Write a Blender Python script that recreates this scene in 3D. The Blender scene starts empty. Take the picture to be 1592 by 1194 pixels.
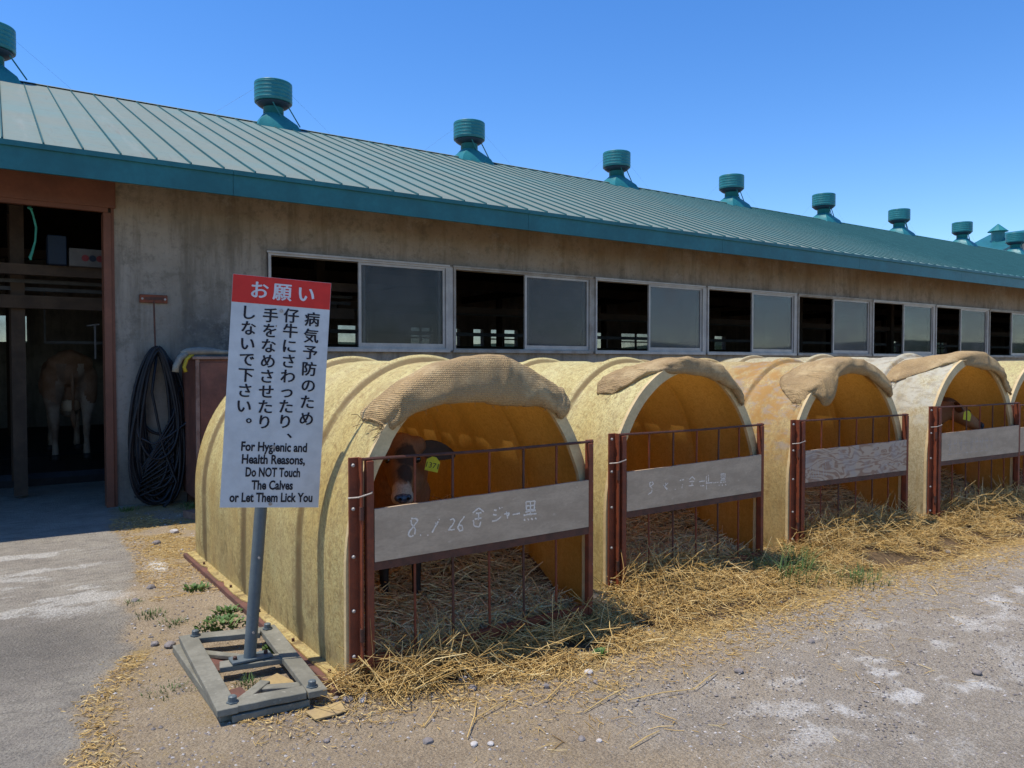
import bpy, bmesh, math, random
import numpy as np
from mathutils import Vector, Matrix, noise as mnoise
random.seed(7); RNG = np.random.default_rng(11)
sc = bpy.context.scene
COL = sc.collection
rad = math.radians

# ---------------------------------------------------------------- camera
cam = bpy.data.cameras.new("camera"); cam_o = bpy.data.objects.new("camera", cam); COL.objects.link(cam_o)
cam.sensor_fit = 'HORIZONTAL'; cam.sensor_width = 36.0; cam.lens = 36.0*1190/1592
cam.clip_start = .05; cam.clip_end = 3000
cam_o.location = (0, 0, 1.5)
cam_o.rotation_euler = (rad(90)-math.atan(32/1190), 0, -rad(33.7))
sc.camera = cam_o
# ---------------------------------------------------------------- sky, sun, exposure
SUN = Vector((-.33, .12, 1.0)).normalized()
world = bpy.data.worlds.new("World"); sc.world = world; world.use_nodes = True
wn = world.node_tree; wn.nodes.clear()
sky = wn.nodes.new('ShaderNodeTexSky'); sky.sky_type = 'NISHITA'; sky.sun_disc = False
sky.sun_elevation = math.asin(SUN.z); sky.sun_rotation = math.atan2(SUN.x, SUN.y)
sky.altitude = 0; sky.air_density = .95; sky.dust_density = 0.1; sky.ozone_density = 3.0
bg = wn.nodes.new('ShaderNodeBackground'); bg.inputs[1].default_value = .125
wo = wn.nodes.new('ShaderNodeOutputWorld')
hs_ = wn.nodes.new('ShaderNodeHueSaturation'); hs_.inputs['Saturation'].default_value = 1.30; hs_.inputs['Hue'].default_value = .508; wn.links.new(sky.outputs[0], hs_.inputs['Color']); wn.links.new(hs_.outputs[0], bg.inputs[0]); wn.links.new(bg.outputs[0], wo.inputs[0])
sl = bpy.data.lights.new("sun", 'SUN'); sl.energy = 3.0; sl.angle = rad(.53); sl.color = (1, .95, .86)
so = bpy.data.objects.new("sun", sl); COL.objects.link(so)
so.rotation_euler = (-SUN).to_track_quat('-Z', 'Y').to_euler(); so.location = (0, 0, 30)
sc.view_settings.view_transform = 'Standard'; sc.view_settings.look = 'None'
sc.view_settings.exposure = 0.76; sc.view_settings.gamma = 1.0; sc.view_settings.use_curve_mapping = False
sc.cycles.max_bounces = 10; sc.cycles.diffuse_bounces = 6; sc.cycles.transmission_bounces = 8; sc.cycles.transparent_max_bounces = 8

# ---------------------------------------------------------------- node helper
class NT:
    def __init__(s, name):
        s.m = bpy.data.materials.new(name); s.m.use_nodes = True; s.t = s.m.node_tree; s.t.nodes.clear()
        s.out = s.n('OutputMaterial'); s.p = s.n('BsdfPrincipled'); s.l(s.p.outputs[0], s.out.inputs[0])
        s.tc = s.n('TexCoord'); s.geo = s.n('NewGeometry')
    def n(s, k, **kw):
        nd = s.t.nodes.new('ShaderNode'+k)
        for a, b in kw.items(): setattr(nd, a, b)
        return nd
    def l(s, a, b): s.t.links.new(a, b)
    def set(s, sock, v):
        if isinstance(v, bpy.types.NodeSocket): s.l(v, sock)
        elif isinstance(v, (tuple, list)) and len(v) == 3 and sock.type == 'RGBA': sock.default_value = (*v, 1)
        else: sock.default_value = v
    def coord(s, kind='Object', scale=(1, 1, 1), off=None):
        mp = s.n('Mapping'); s.l(s.geo.outputs['Position'] if kind == 'World' else s.tc.outputs[kind], mp.inputs[0])
        mp.inputs['Scale'].default_value = scale
        if off is not None: s.set(mp.inputs['Location'], off)
        return mp.outputs[0]
    def noise(s, co, scale, detail=4, rough=.6, dist=0):
        nd = s.n('TexNoise'); s.l(co, nd.inputs['Vector']); nd.inputs['Scale'].default_value = scale
        nd.inputs['Detail'].default_value = detail; nd.inputs['Roughness'].default_value = rough
        nd.inputs['Distortion'].default_value = dist
        return nd.outputs['Fac']
    def vor(s, co, scale, feat='F1'):
        nd = s.n('TexVoronoi'); nd.feature = feat; s.l(co, nd.inputs['Vector']); nd.inputs['Scale'].default_value = scale
        return nd.outputs['Distance']
    def ramp(s, f, a, b, lo=0., hi=1.):
        nd = s.n('MapRange'); nd.interpolation_type = 'SMOOTHSTEP'; s.set(nd.inputs[0], f)
        nd.inputs[1].default_value = a; nd.inputs[2].default_value = b; nd.inputs[3].default_value = lo; nd.inputs[4].default_value = hi
        return nd.outputs[0]
    def mix(s, f, a, b, mode='MIX'):
        nd = s.n('Mix'); nd.data_type = 'RGBA'; nd.blend_type = mode
        s.set(nd.inputs[0], f); s.set(nd.inputs[6], a); s.set(nd.inputs[7], b); return nd.outputs[2]
    def math(s, op, a, b=0.):
        nd = s.n('Math'); nd.operation = op; s.set(nd.inputs[0], a); s.set(nd.inputs[1], b); return nd.outputs[0]
    def z(s, kind='World'):
        x = s.n('SeparateXYZ'); s.l(s.geo.outputs['Position'] if kind == 'World' else s.tc.outputs[kind], x.inputs[0]); return x.outputs
    def fin(s, color, rough=.8, bump=None, bstr=.3, bdist=.01, metal=0., spec=.3):
        s.set(s.p.inputs['Base Color'], color); s.set(s.p.inputs['Roughness'], rough)
        s.p.inputs['Metallic'].default_value = metal; s.p.inputs['Specular IOR Level'].default_value = spec
        if bump is not None:
            b = s.n('Bump'); b.inputs['Strength'].default_value = bstr; b.inputs['Distance'].default_value = bdist
            s.l(bump, b.inputs['Height']); s.l(b.outputs[0], s.p.inputs['Normal']); s.bumpn = b
        return s.m

def simple(name, c1, c2=None, scale=8, rough=.7, bstr=.3, bdist=.004, metal=0, stretch=(1, 1, 1), kind='Object', lo=.35, hi=.65, spec=.3, speck=None):
    t = NT(name); co = t.coord(kind, stretch)
    if c2 is None: c2 = tuple(v*.7 for v in c1)
    f = t.noise(co, scale, 6, .65)
    c = t.mix(t.ramp(f, lo, hi), c1, c2)
    fine = t.noise(co, scale*9, 3, .6)
    c = t.mix(t.ramp(fine, .3, .75, 0, .35), c, tuple(v*.6 for v in c1))
    if speck: c = t.mix(t.ramp(t.noise(co, scale*3, 5, .7), .6, .7, 0, .8), c, speck)
    return t.fin(c, rough, fine, bstr, bdist, metal, spec)

def fibre(name, base, pale, dirt, lowdirt, stain=None, inside=False, stain_z=None):
    """weathered glass-fibre shell: mottled with fibres, a little light passes through"""
    t = NT(name); ob = t.coord('Object'); x, y, z = t.z('Object')
    big = t.noise(ob, 1.8, 5, .6)
    c = t.mix(t.ramp(big, .35, .65), base, pale)
    c = t.mix(t.ramp(z, .75, 1.5, 0, .75), c, pale)                      # paler towards the crown
    streak = t.noise(t.coord('Object', (9, 9, .9)), 2.2, 5, .7)
    c = t.mix(t.ramp(streak, .45, .75, 0, .55), c, lowdirt)
    low = t.math('MULTIPLY', t.ramp(z, .9, .0, 0, 1), t.ramp(t.noise(ob, 3, 5), .3, .7, .25, 1))
    c = t.mix(t.math('MULTIPLY', low, .6), c, lowdirt)
    fib = t.noise(t.coord('Object', (1, 1, 1)), 38, 6, .8, .8)
    c = t.mix(t.ramp(fib, .47, .62, 0, .8), c, dirt)
    c = t.mix(t.ramp(fib, .44, .36, 0, .6), c, pale)
    sp_ = t.noise(t.coord('Object', (1, 1, .6), (9, 1, 4)), 11, 6, .8)
    c = t.mix(t.math('MULTIPLY', t.ramp(z, .55, .05), t.ramp(sp_, .52, .60, 0, .8)), c, tuple(v*.5 for v in lowdirt))
    dr = t.noise(t.coord('Object', (14, 14, .35), (2, 2, 2)), 2, 4, .7)
    c = t.mix(t.math('MULTIPLY', t.ramp(z, 1.45, 1.1), t.ramp(dr, .56, .70, 0, .55)), c, tuple(v*.65 for v in lowdirt))
    fb2 = t.noise(t.coord('Object', (1, 1, 1), (3, 3, 3)), 90, 4, .8, .4)
    c = t.mix(t.ramp(fb2, .50, .62, 0, .65), c, tuple(v*.75 for v in dirt)); pt = t.noise(ob, 5, 6, .75)
    c = t.mix(t.ramp(pt, .52, .66, 0, .5), c, lowdirt)
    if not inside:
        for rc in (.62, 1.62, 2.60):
            bd = t.math('MULTIPLY', t.ramp(y, rc-.050, rc-.036), t.ramp(y, rc-.010, rc-.024))  # dark line along each rib's front side: dirt plus painted-in shade
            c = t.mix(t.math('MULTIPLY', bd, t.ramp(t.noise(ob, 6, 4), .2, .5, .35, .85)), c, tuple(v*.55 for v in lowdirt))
    wv = t.noise(t.coord('Object', (26, 60, 26)), 1.3, 3, .7, 1.5)
    c = t.mix(t.ramp(wv, .55, .72, 0, .35), c, dirt)
    if stain:
        a, b = stain_z
        reg = t.math('MULTIPLY', t.ramp(z, a, a+.25), t.ramp(y, 1.3, .9))
        sf = t.noise(ob, 3.2, 7, .75)
        c = t.mix(t.math('MULTIPLY', reg, t.ramp(sf, .44, .56)), c, stain)
        c = t.mix(t.math('MULTIPLY', reg, t.ramp(t.noise(t.coord('Object', (1, 1, 3), (3, 1, 2)), 8, 6, .75), .5, .62, 0, .85)), c, b)
    m = t.fin(c, .55, t.noise(ob, 42, 6, .8, .8), .6, .005, 0, .35)
    tr = t.n('BsdfTranslucent')
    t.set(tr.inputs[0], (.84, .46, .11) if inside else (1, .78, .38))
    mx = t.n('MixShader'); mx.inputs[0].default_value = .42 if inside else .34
    t.l(t.p.outputs[0], mx.inputs[1]); t.l(tr.outputs[0], mx.inputs[2]); t.l(mx.outputs[0], t.out.inputs[0])
    return m

M = {}
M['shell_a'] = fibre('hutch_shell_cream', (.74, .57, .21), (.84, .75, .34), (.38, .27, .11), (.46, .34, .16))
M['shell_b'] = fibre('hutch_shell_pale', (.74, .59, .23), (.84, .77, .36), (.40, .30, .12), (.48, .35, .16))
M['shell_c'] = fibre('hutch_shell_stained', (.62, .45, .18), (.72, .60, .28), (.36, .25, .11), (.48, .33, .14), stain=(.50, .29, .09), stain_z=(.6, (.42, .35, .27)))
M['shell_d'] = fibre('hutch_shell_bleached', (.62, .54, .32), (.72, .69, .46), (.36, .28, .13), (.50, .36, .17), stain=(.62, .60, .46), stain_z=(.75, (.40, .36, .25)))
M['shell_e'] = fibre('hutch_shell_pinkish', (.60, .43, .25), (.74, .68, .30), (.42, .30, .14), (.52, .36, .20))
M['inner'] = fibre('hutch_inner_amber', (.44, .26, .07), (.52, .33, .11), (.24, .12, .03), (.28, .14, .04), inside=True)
M['rim'] = simple('hutch_rim', (.66, .49, .25), (.52, .38, .19), 9, .6)
M['oxide'] = simple('red_oxide_steel', (.23, .055, .022), (.14, .04, .02), 14, .6, .3, .002, speck=(.20, .09, .05))
M['oxide_dark'] = simple('dark_rusted_rod', (.12, .045, .028), (.065, .03, .02), 14, .6)
M['bolt'] = simple('bolt_steel', (.42, .38, .34), (.3, .25, .2), 30, .5, metal=.3)
M['board'] = simple('painted_gate_board', (.52, .385, .255), (.41, .30, .195), 5, .75, .3, .002, stretch=(1, 1, 2.5), speck=(.55, .42, .29))
M['chalk'] = simple('chalk', (.95, .83, .68), (.78, .66, .52), 40, .95)
M['chalk_faint'] = simple('worn_chalk', (.58, .52, .46), (.42, .36, .30), 60, .95)
M['skid'] = simple('red_brown_timber', (.17, .075, .055), (.11, .06, .045), 10, .85, .4, .004)
def burlap():
    t = NT('burlap'); ob = t.coord('Object')
    c = t.mix(t.ramp(t.noise(ob, 2.5, 5), .35, .65), (.56, .385, .185), (.42, .29, .145))
    w1 = t.n('TexWave'); w1.bands_direction = 'X'; t.l(ob, w1.inputs[0]); w1.inputs['Scale'].default_value = 31; w1.inputs['Distortion'].default_value = 2.5; w1.inputs['Detail Scale'].default_value = 3
    w2 = t.n('TexWave'); w2.bands_direction = 'Z'; t.l(ob, w2.inputs[0]); w2.inputs['Scale'].default_value = 34; w2.inputs['Distortion'].default_value = 2.5; w2.inputs['Detail Scale'].default_value = 3
    w = t.math('MULTIPLY', w1.outputs['Fac'], w2.outputs['Fac'])
    c = t.mix(t.ramp(w, 0, .5, .42, 0), c, (.24, .155, .08))
    c = t.mix(t.ramp(t.noise(ob, 22, 5, .7), .5, .72, 0, .45), c, (.42, .31, .19))
    c = t.mix(t.ramp(t.noise(t.coord('Object', (1, 1, 1)), 90, 3, .8), .42, .62, .0, .45), c, (.26, .17, .09)); c = t.mix(t.ramp(t.noise(ob, 6, 6, .7), .5, .7, 0, .5), c, (.64, .48, .26))
    return t.fin(c, .95, t.math('ADD', w, t.math('ADD', t.math('MULTIPLY', t.noise(ob, 14, 6, .75), 3.), t.noise(ob, 110, 3, .8))), .8, .007, 0, .1)
M['burlap'] = burlap()
def straw_mat(name, cols, dark):
    t = NT(name); r = t.n('NewGeometry').outputs['Random Per Island']
    cr = t.n('ValToRGB'); cr.color_ramp.interpolation = 'LINEAR'; t.l(r, cr.inputs[0])
    el = cr.color_ramp.elements
    el[0].position = 0; el[0].color = (*cols[0], 1); el[1].position = 1; el[1].color = (*cols[-1], 1)
    for i, c in enumerate(cols[1:-1]):
        e = el.new((i+1)/(len(cols)-1)); e.color = (*c, 1)
    c = t.mix(t.ramp(t.noise(t.coord('World'), 40, 3), .4, .7, 0, .4), cr.outputs[0], dark)
    return t.fin(c, .6, None, spec=.35)
M['straw'] = straw_mat('dry_straw', [(.22, .12, .035), (.56, .36, .11), (.72, .50, .19), (.42, .25, .07), (.84, .66, .32)], (.36, .21, .06))
M['straw_in'] = straw_mat('bedding_straw', [(.42, .26, .11), (.74, .52, .25), (.90, .69, .36), (.52, .34, .15), (.94, .78, .48)], (.38, .25, .13))
M['straw_top'] = straw_mat('pale_bedding_straw', [(.62, .41, .16), (.88, .64, .28), (.95, .76, .40)], (.6, .45, .26))
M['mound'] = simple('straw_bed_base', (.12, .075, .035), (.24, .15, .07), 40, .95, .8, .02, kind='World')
def steel_roof():
    t = NT('roof_sheet_weathered'); w = t.coord('World'); x, y, z = t.z()
    dust = t.math('MULTIPLY', t.ramp(t.noise(t.coord('World', (.35, .9, .9)), 1.2, 6, .65), .25, .6, .7, 1), t.ramp(x, 9, 24, 1, .15))  # dust; its fade along x paints in the grazing view of teal seams
    c = t.mix(dust, (.065, .26, .28), (.195, .225, .185))
    c = t.mix(t.ramp(t.noise(w, 9, 5, .7), .5, .75, 0, .35), c, (.115, .135, .115))
    rs = t.noise(t.coord('World', (2.5, .25, .25)), 3, 6, .75)
    c = t.mix(t.ramp(rs, .58, .74, 0, .5), c, (.16, .12, .085)); c = t.mix(t.ramp(t.noise(t.coord('World', (3.2, .3, .3), (4, 4, 4)), 2, 4), .55, .75, 0, .3), c, (.30, .31, .27))
    return t.fin(c, .7, t.noise(w, 3, 3), .15, .01, 0, .2)
M['roof'] = steel_roof()
M['teal'] = simple('teal_paint', (.020, .145, .165), (.016, .11, .125), 2, .45, .1, .002, kind='World', speck=(.03, .13, .14))
M['teal_vent'] = simple('teal_vent_paint', (.028, .20, .21), (.02, .16, .17), 3, .4, .1, .002, kind='World')
M['dark_ring'] = simple('vent_ring', (.02, .045, .07), None, 5, .5)
def wallmat():
    t = NT('stained_concrete_render'); w = t.coord('World'); x, y, z = t.z()
    c = t.mix(t.ramp(t.noise(w, .8, 6, .65), .35, .65), (.34, .295, .24), (.245, .21, .165))
    c = t.mix(t.ramp(t.noise(t.coord('World', (3, 3, .35)), 1.5, 6, .7), .44, .68, 0, .7), c, (.125, .105, .08))
    top = t.math('MULTIPLY', t.ramp(z, 2.5, 3.4, 0, 1), t.ramp(t.noise(w, 1.3, 5), .2, .6, .3, 1))
    c = t.mix(t.math('MULTIPLY', top, t.ramp(x, 2, 9, .4, .9)), c, (.20, .12, .055))
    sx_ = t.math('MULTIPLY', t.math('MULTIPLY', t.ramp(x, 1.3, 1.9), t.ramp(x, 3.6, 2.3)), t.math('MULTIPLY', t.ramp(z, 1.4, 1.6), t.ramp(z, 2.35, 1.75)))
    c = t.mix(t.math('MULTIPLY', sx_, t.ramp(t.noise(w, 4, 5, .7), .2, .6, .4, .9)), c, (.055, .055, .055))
    c = t.mix(t.ramp(t.noise(w, 5, 6, .75), .5, .66, 0, .45), c, (.10, .085, .065)); c = t.mix(t.ramp(t.noise(t.coord('World', (1, 1, 1), (5, 5, 5)), 3, 6, .75), .55, .7, 0, .4), c, (.34, .31, .27))
    foot_dark = t.math('MULTIPLY', t.ramp(z, .9, .0, 0, .5), 1.)  # wall turns darker towards its foot
    c = t.mix(foot_dark, c, (.12, .105, .09))
    c = t.mix(t.ramp(t.noise(w, 18, 5, .7), .5, .7, 0, .3), c, (.10, .09, .075))
    br = t.noise(w, 45, 5, .7)
    return t.fin(c, .9, br, .35, .006, 0, .2)
M['wall'] = wallmat()
M['alu'] = simple('aluminium_frame', (.46, .42, .38), (.36, .33, .30), 5, .45, .1, .001, metal=.25)
M['alu_warm'] = simple('aluminium_frame_worn', (.36, .33, .29), (.25, .21, .17), 5, .55, .1, .001, metal=.15)
def glass(lo=.12, hi=.30, nm='dusty_glass'):
    t = NT(nm); w = t.coord('World')
    gl = t.n('BsdfGlass'); gl.inputs['IOR'].default_value = 1.45; gl.inputs['Roughness'].default_value = 0; gl.inputs[0].default_value = (.8, .85, .87, 1)
    tp = t.n('BsdfTransparent'); tp.inputs[0].default_value = (.62, .64, .66, 1)
    gs = t.n('BsdfGlossy'); gs.inputs['Roughness'].default_value = .03
    fr = t.n('Fresnel'); fr.inputs[0].default_value = 1.5
    m1 = t.n('MixShader'); t.l(t.math('MULTIPLY', fr.outputs[0], .32), m1.inputs[0]); t.l(tp.outputs[0], m1.inputs[1]); t.l(gs.outputs[0], m1.inputs[2])
    t.p.inputs['Base Color'].default_value = (.26, .25, .24, 1); t.p.inputs['Roughness'].default_value = .9
    m2 = t.n('MixShader'); t.l(t.ramp(t.noise(w, 2.2, 5, .7), .3, .75, lo, hi), m2.inputs[0]); t.l(m1.outputs[0], m2.inputs[1]); t.l(t.p.outputs[0], m2.inputs[2])
    t.l(m2.outputs[0], t.out.inputs[0]); return t.m
M['glass'] = glass()
M['glass_b'] = glass(.20, .42, 'dustier_glass'); M['glass_c'] = glass(.05, .20, 'cleaner_glass')
M['timber_dark'] = simple('old_barn_timber', (.06, .035, .02), (.035, .022, .013), 4, .85, .3, .004, stretch=(1, 1, .2))
M['timber_pale'] = simple('pale_barn_timber', (.085, .055, .035), (.05, .033, .022), 4, .85)
M['door_brown'] = simple('brown_door_paint', (.20, .075, .042), (.15, .058, .034), 3, .6)
M['pipe'] = simple('galvanised_pipe', (.08, .08, .08), (.05, .05, .05), 12, .6, metal=.2)
M['blackrub'] = simple('black_rubber', (.012, .012, .014), (.02, .02, .022), 10, .5)
M['hose_grey'] = simple('grey_hose', (.045, .045, .05), (.03, .03, .035), 10, .45)
M['rust_box'] = simple('rusted_cabinet_paint', (.22, .085, .055), (.13, .055, .038), 5, .6, .3, .003, speck=(.17, .075, .04))
M['box_edge'] = simple('worn_cabinet_edge', (.30, .19, .14), (.18, .09, .06), 9, .6)
M['yellow'] = simple('yellow_plastic', (.50, .38, .03), None, 8, .4)
M['grey_plastic'] = simple('grey_plastic', (.26, .25, .20), (.17, .16, .14), 8, .5)
M['sign_white'] = simple('sign_white_sheet', (.60, .605, .585), (.54, .545, .525), 2, .45, .05, .001, speck=(.57, .57, .54))
M['sign_red'] = simple('sign_red_print', (.66, .028, .018), (.58, .025, .016), 2, .5, .05, .001)
M['sign_ink'] = simple('sign_black_print', (.016, .013, .02), None, 2, .6)
M['sign_wtext'] = simple('sign_white_print', (.72, .70, .70), None, 2, .6)
M['post_grey'] = simple('grey_painted_post', (.125, .15, .155), (.10, .12, .125), 6, .5, .2, .002, speck=(.16, .17, .16))
M['base_wood'] = simple('grey_weathered_timber', (.24, .225, .175), (.16, .15, .115), 7, .85, .5, .004, speck=(.30, .28, .22))
M['cardboard'] = simple('yellow_plywood_scrap', (.42, .30, .13), (.34, .24, .12), 8, .9)
M['stone'] = simple('stone', (.27, .23, .205), (.16, .14, .13), 25, .85, .5, .004)
M['stone_pale'] = simple('pale_stone', (.56, .51, .46), (.38, .34, .31), 25, .85, .5, .004)
M['grass'] = straw_mat('weed_green', [(.045, .10, .02), (.08, .16, .03), (.12, .18, .05), (.06, .12, .03)], (.09, .11, .03))
M['hill'] = simple('far_woods', (.03, .06, .03), (.05, .08, .03), .05, .95, kind='World')
M['far_wall'] = simple('far_beige_wall', (.42, .38, .32), None, 1, .8)
M['tag'] = simple('yellow_ear_tag', (.66, .60, .02), (.58, .52, .02), 20, .5)
M['blue'] = simple('blue_plastic', (.006, .016, .035), None, 5, .5)
M['red'] = simple('red_print', (.20, .02, .02), None, 5, .5)
M['rope'] = simple('green_rope', (.05, .30, .22), None, 15, .7)
M['offwhite'] = simple('dusty_white_box', (.14, .13, .12), None, 5, .7)
M['nose'] = simple('wet_nose', (.03, .035, .045), (.10, .10, .11), 50, .25, spec=.5)
M['eye'] = simple('dark_eye', (.008, .006, .006), None, 5, .1, spec=.6)
M['hoof'] = simple('hoof', (.03, .025, .022), None, 9, .6)
M['steel_strip'] = simple('worn_steel_strip', (.35, .33, .31), (.2, .18, .17), 8, .3, metal=.8)

# ---------------------------------------------------------------- mesh helpers
class MB:
    """collects boxes, tubes, lathes and sheets into one mesh"""
    def __init__(s): s.v = []; s.f = []; s.mi = []; s.m = 0
    def add(s, vs, fs):
        o = len(s.v); s.v += [tuple(v) for v in vs]; s.f += [tuple(o+i for i in f) for f in fs]; s.mi += [s.m]*len(fs); return s
    def box(s, x0, y0, z0, x1, y1, z1, bev=0.):
        if bev <= 0:
            vs = [(x, y, z) for z in (z0, z1) for y in (y0, y1) for x in (x0, x1)]
            return s.add(vs, [(0, 2, 3, 1), (4, 5, 7, 6), (0, 1, 5, 4), (2, 6, 7, 3), (0, 4, 6, 2), (1, 3, 7, 5)])
        bm = bmesh.new(); bmesh.ops.create_cube(bm, size=1)
        for v in bm.verts: v.co = Vector(((x0+x1)/2+v.co.x*(x1-x0), (y0+y1)/2+v.co.y*(y1-y0), (z0+z1)/2+v.co.z*(z1-z0)))
        bmesh.ops.bevel(bm, geom=bm.edges[:], offset=bev, segments=1, affect='EDGES')
        bm.verts.index_update(); r = s.add([v.co for v in bm.verts], [[v.index for v in f.verts] for f in bm.faces]); bm.free(); return r
    def hexa(s, p):  # 8 points bottom ring then top ring
        return s.add(p, [(3, 2, 1, 0), (4, 5, 6, 7), (0, 1, 5, 4), (1, 2, 6, 5), (2, 3, 7, 6), (3, 0, 4, 7)])
    def beam(s, a, b, w, h, up=(0, 0, 1)):
        a = Vector(a); b = Vector(b); d = (b-a).normalized(); r = d.cross(Vector(up))
        if r.length < 1e-4: r = d.cross(Vector((0, 1, 0)))
        r.normalize(); u = r.cross(d)
        q = [(-1, -1), (1, -1), (1, 1), (-1, 1)]
        return s.hexa([a+r*i*w/2+u*j*h/2 for i, j in q]+[b+r*i*w/2+u*j*h/2 for i, j in q])
    def tube(s, pts, r, n=8, cap=True):
        pts = [Vector(p) for p in pts]; rs = r if isinstance(r, (list, tuple)) else [r]*len(pts)
        o = len(s.v); up = Vector((0, 0, 1)); prev = None; vs = []
        for i, p in enumerate(pts):
            d = (pts[min(i+1, len(pts)-1)]-pts[max(i-1, 0)]).normalized()
            if prev is None: a = d.cross(up if abs(d.z) < .95 else Vector((1, 0, 0))).normalized()
            else: a = (prev-d*prev.dot(d)).normalized()
            prev = a; b = d.cross(a)
            vs += [p+(a*math.cos(2*math.pi*k/n)+b*math.sin(2*math.pi*k/n))*rs[i] for k in range(n)]
        fs = [(i*n+k, i*n+(k+1) % n, (i+1)*n+(k+1) % n, (i+1)*n+k) for i in range(len(pts)-1) for k in range(n)]
        if cap: fs += [tuple(range(n))[::-1], tuple((len(pts)-1)*n+k for k in range(n))]
        return s.add(vs, fs)
    def lathe(s, prof, n=24, cx=0, cy=0, cap=True):
        vs = [(cx+r*math.cos(2*math.pi*k/n), cy+r*math.sin(2*math.pi*k/n), z) for r, z in prof for k in range(n)]
        fs = [(i*n+k, i*n+(k+1) % n, (i+1)*n+(k+1) % n, (i+1)*n+k) for i in range(len(prof)-1) for k in range(n)]
        if cap: fs += [tuple(range(n))[::-1], tuple((len(prof)-1)*n+k for k in range(n))]
        return s.add(vs, fs)
    def sheet(s, P, close_u=False):  # P[i][j]
        m = len(P); n = len(P[0]); vs = [p for r in P for p in r]
        fs = [(i*n+j, i*n+(j+1) % n, (i+1)*n+(j+1) % n, (i+1)*n+j) for i in range(m-1) for j in range(n if close_u else n-1)]
        return s.add(vs, fs)
    def mesh(s, name, mats, smooth=False):
        me = bpy.data.meshes.new(name); me.from_pydata(s.v, [], s.f)
        for m in (mats if isinstance(mats, (list, tuple)) else [mats]): me.materials.append(m)
        me.polygons.foreach_set('material_index', s.mi)
        if smooth: me.polygons.foreach_set('use_smooth', [True]*len(me.polygons))
        me.update(); return me
    def build(s, name, mats, parent=None, smooth=False):
        return link(name, s.mesh(name, mats, smooth), parent)
def link(name, me, parent=None, loc=None, rz=0):
    o = bpy.data.objects.new(name, me); COL.objects.link(o)
    if parent: o.parent = parent
    if loc: o.location = loc
    if rz: o.rotation_euler.z = rz
    return o
def tag(o, label=None, cat=None, group=None, kind=None):
    if label: o['label'] = label
    if cat: o['category'] = cat
    if group: o['group'] = group
    if kind: o['kind'] = kind
    return o
def empty(name, loc=(0, 0, 0), rz=0.): 
    o = bpy.data.objects.new(name, None); COL.objects.link(o); o.location = loc; o.rotation_euler.z = rz; o.empty_display_size = .2; return o
def autosmooth(o, ang=40):
    me = o.data; me.polygons.foreach_set('use_smooth', [True]*len(me.polygons)); me.set_sharp_from_angle(angle=rad(ang)); return o
def nz(x, y=0., z=0.): return mnoise.noise(Vector((x, y, z)))

# numpy value noise
_T = RNG.random((256, 256))
def vnoise(x, y):
    xi = np.floor(x).astype(int); yi = np.floor(y).astype(int); fx = x-xi; fy = y-yi
    fx = fx*fx*(3-2*fx); fy = fy*fy*(3-2*fy); a = _T[xi % 256, yi % 256]; b = _T[(xi+1) % 256, yi % 256]
    c = _T[xi % 256, (yi+1) % 256]; d = _T[(xi+1) % 256, (yi+1) % 256]
    return (a*(1-fx)+b*fx)*(1-fy)+(c*(1-fx)+d*fx)*fy
def fbm(x, y, s=1., o=5, g=.55):
    r = 0; a = 1; t = 0
    for i in range(o): r = r+a*vnoise(x*s+17*i, y*s+31*i); t += a; a *= g; s *= 2.03
    return r/t
def sstep(x, a, b):
    t = np.clip((x-a)/(b-a), 0, 1); return t*t*(3-2*t)

# ================================================================ GROUND
EDGE_X = [-20, .9, 1.3, 1.45, 1.7, 2.05, 2.3, 2.6, 3.1, 3.8, 4.4, 5.2, 6.1, 7.1, 9, 20]      # outer edge of the straw strip (world x -> y)
EDGE_Y = [3.3, 3.3, 3.2, 3.12, 3.02, 2.88, 2.8, 2.88, 2.9, 2.86, 2.9, 2.95, 2.9, 2.9, 3.0, 3.1]
FRONT_X = [1.3, 2.8, 3.08, 4.6, 5.0, 6.5, 6.8, 8.3, 8.5, 12]
FRONT_Y = [3.32, 3.36, 3.58, 3.6, 3.67, 3.59, 3.55, 3.47, 3.62, 3.6]
PILE_X = [1.3, 1.5, 2.0, 2.7, 3.0, 3.2, 3.7, 4.5, 4.8, 5.3, 6.2, 6.6, 7.2, 8.2, 12]
PILE_H = [.02, .07, .03, .045, .02, .14, .15, .08, .05, .20, .17, .10, .22, .20, .18]
def pile(x, y):
    e = np.interp(x, EDGE_X, EDGE_Y); f = np.interp(x, FRONT_X, FRONT_Y); h = np.interp(x, PILE_X, PILE_H)
    t = np.clip((y-e)/(f-e+.001), 0, 1.0)
    return h*(t**1.6)*(.75+.55*fbm(x, y, 5))*(y > e)
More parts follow.
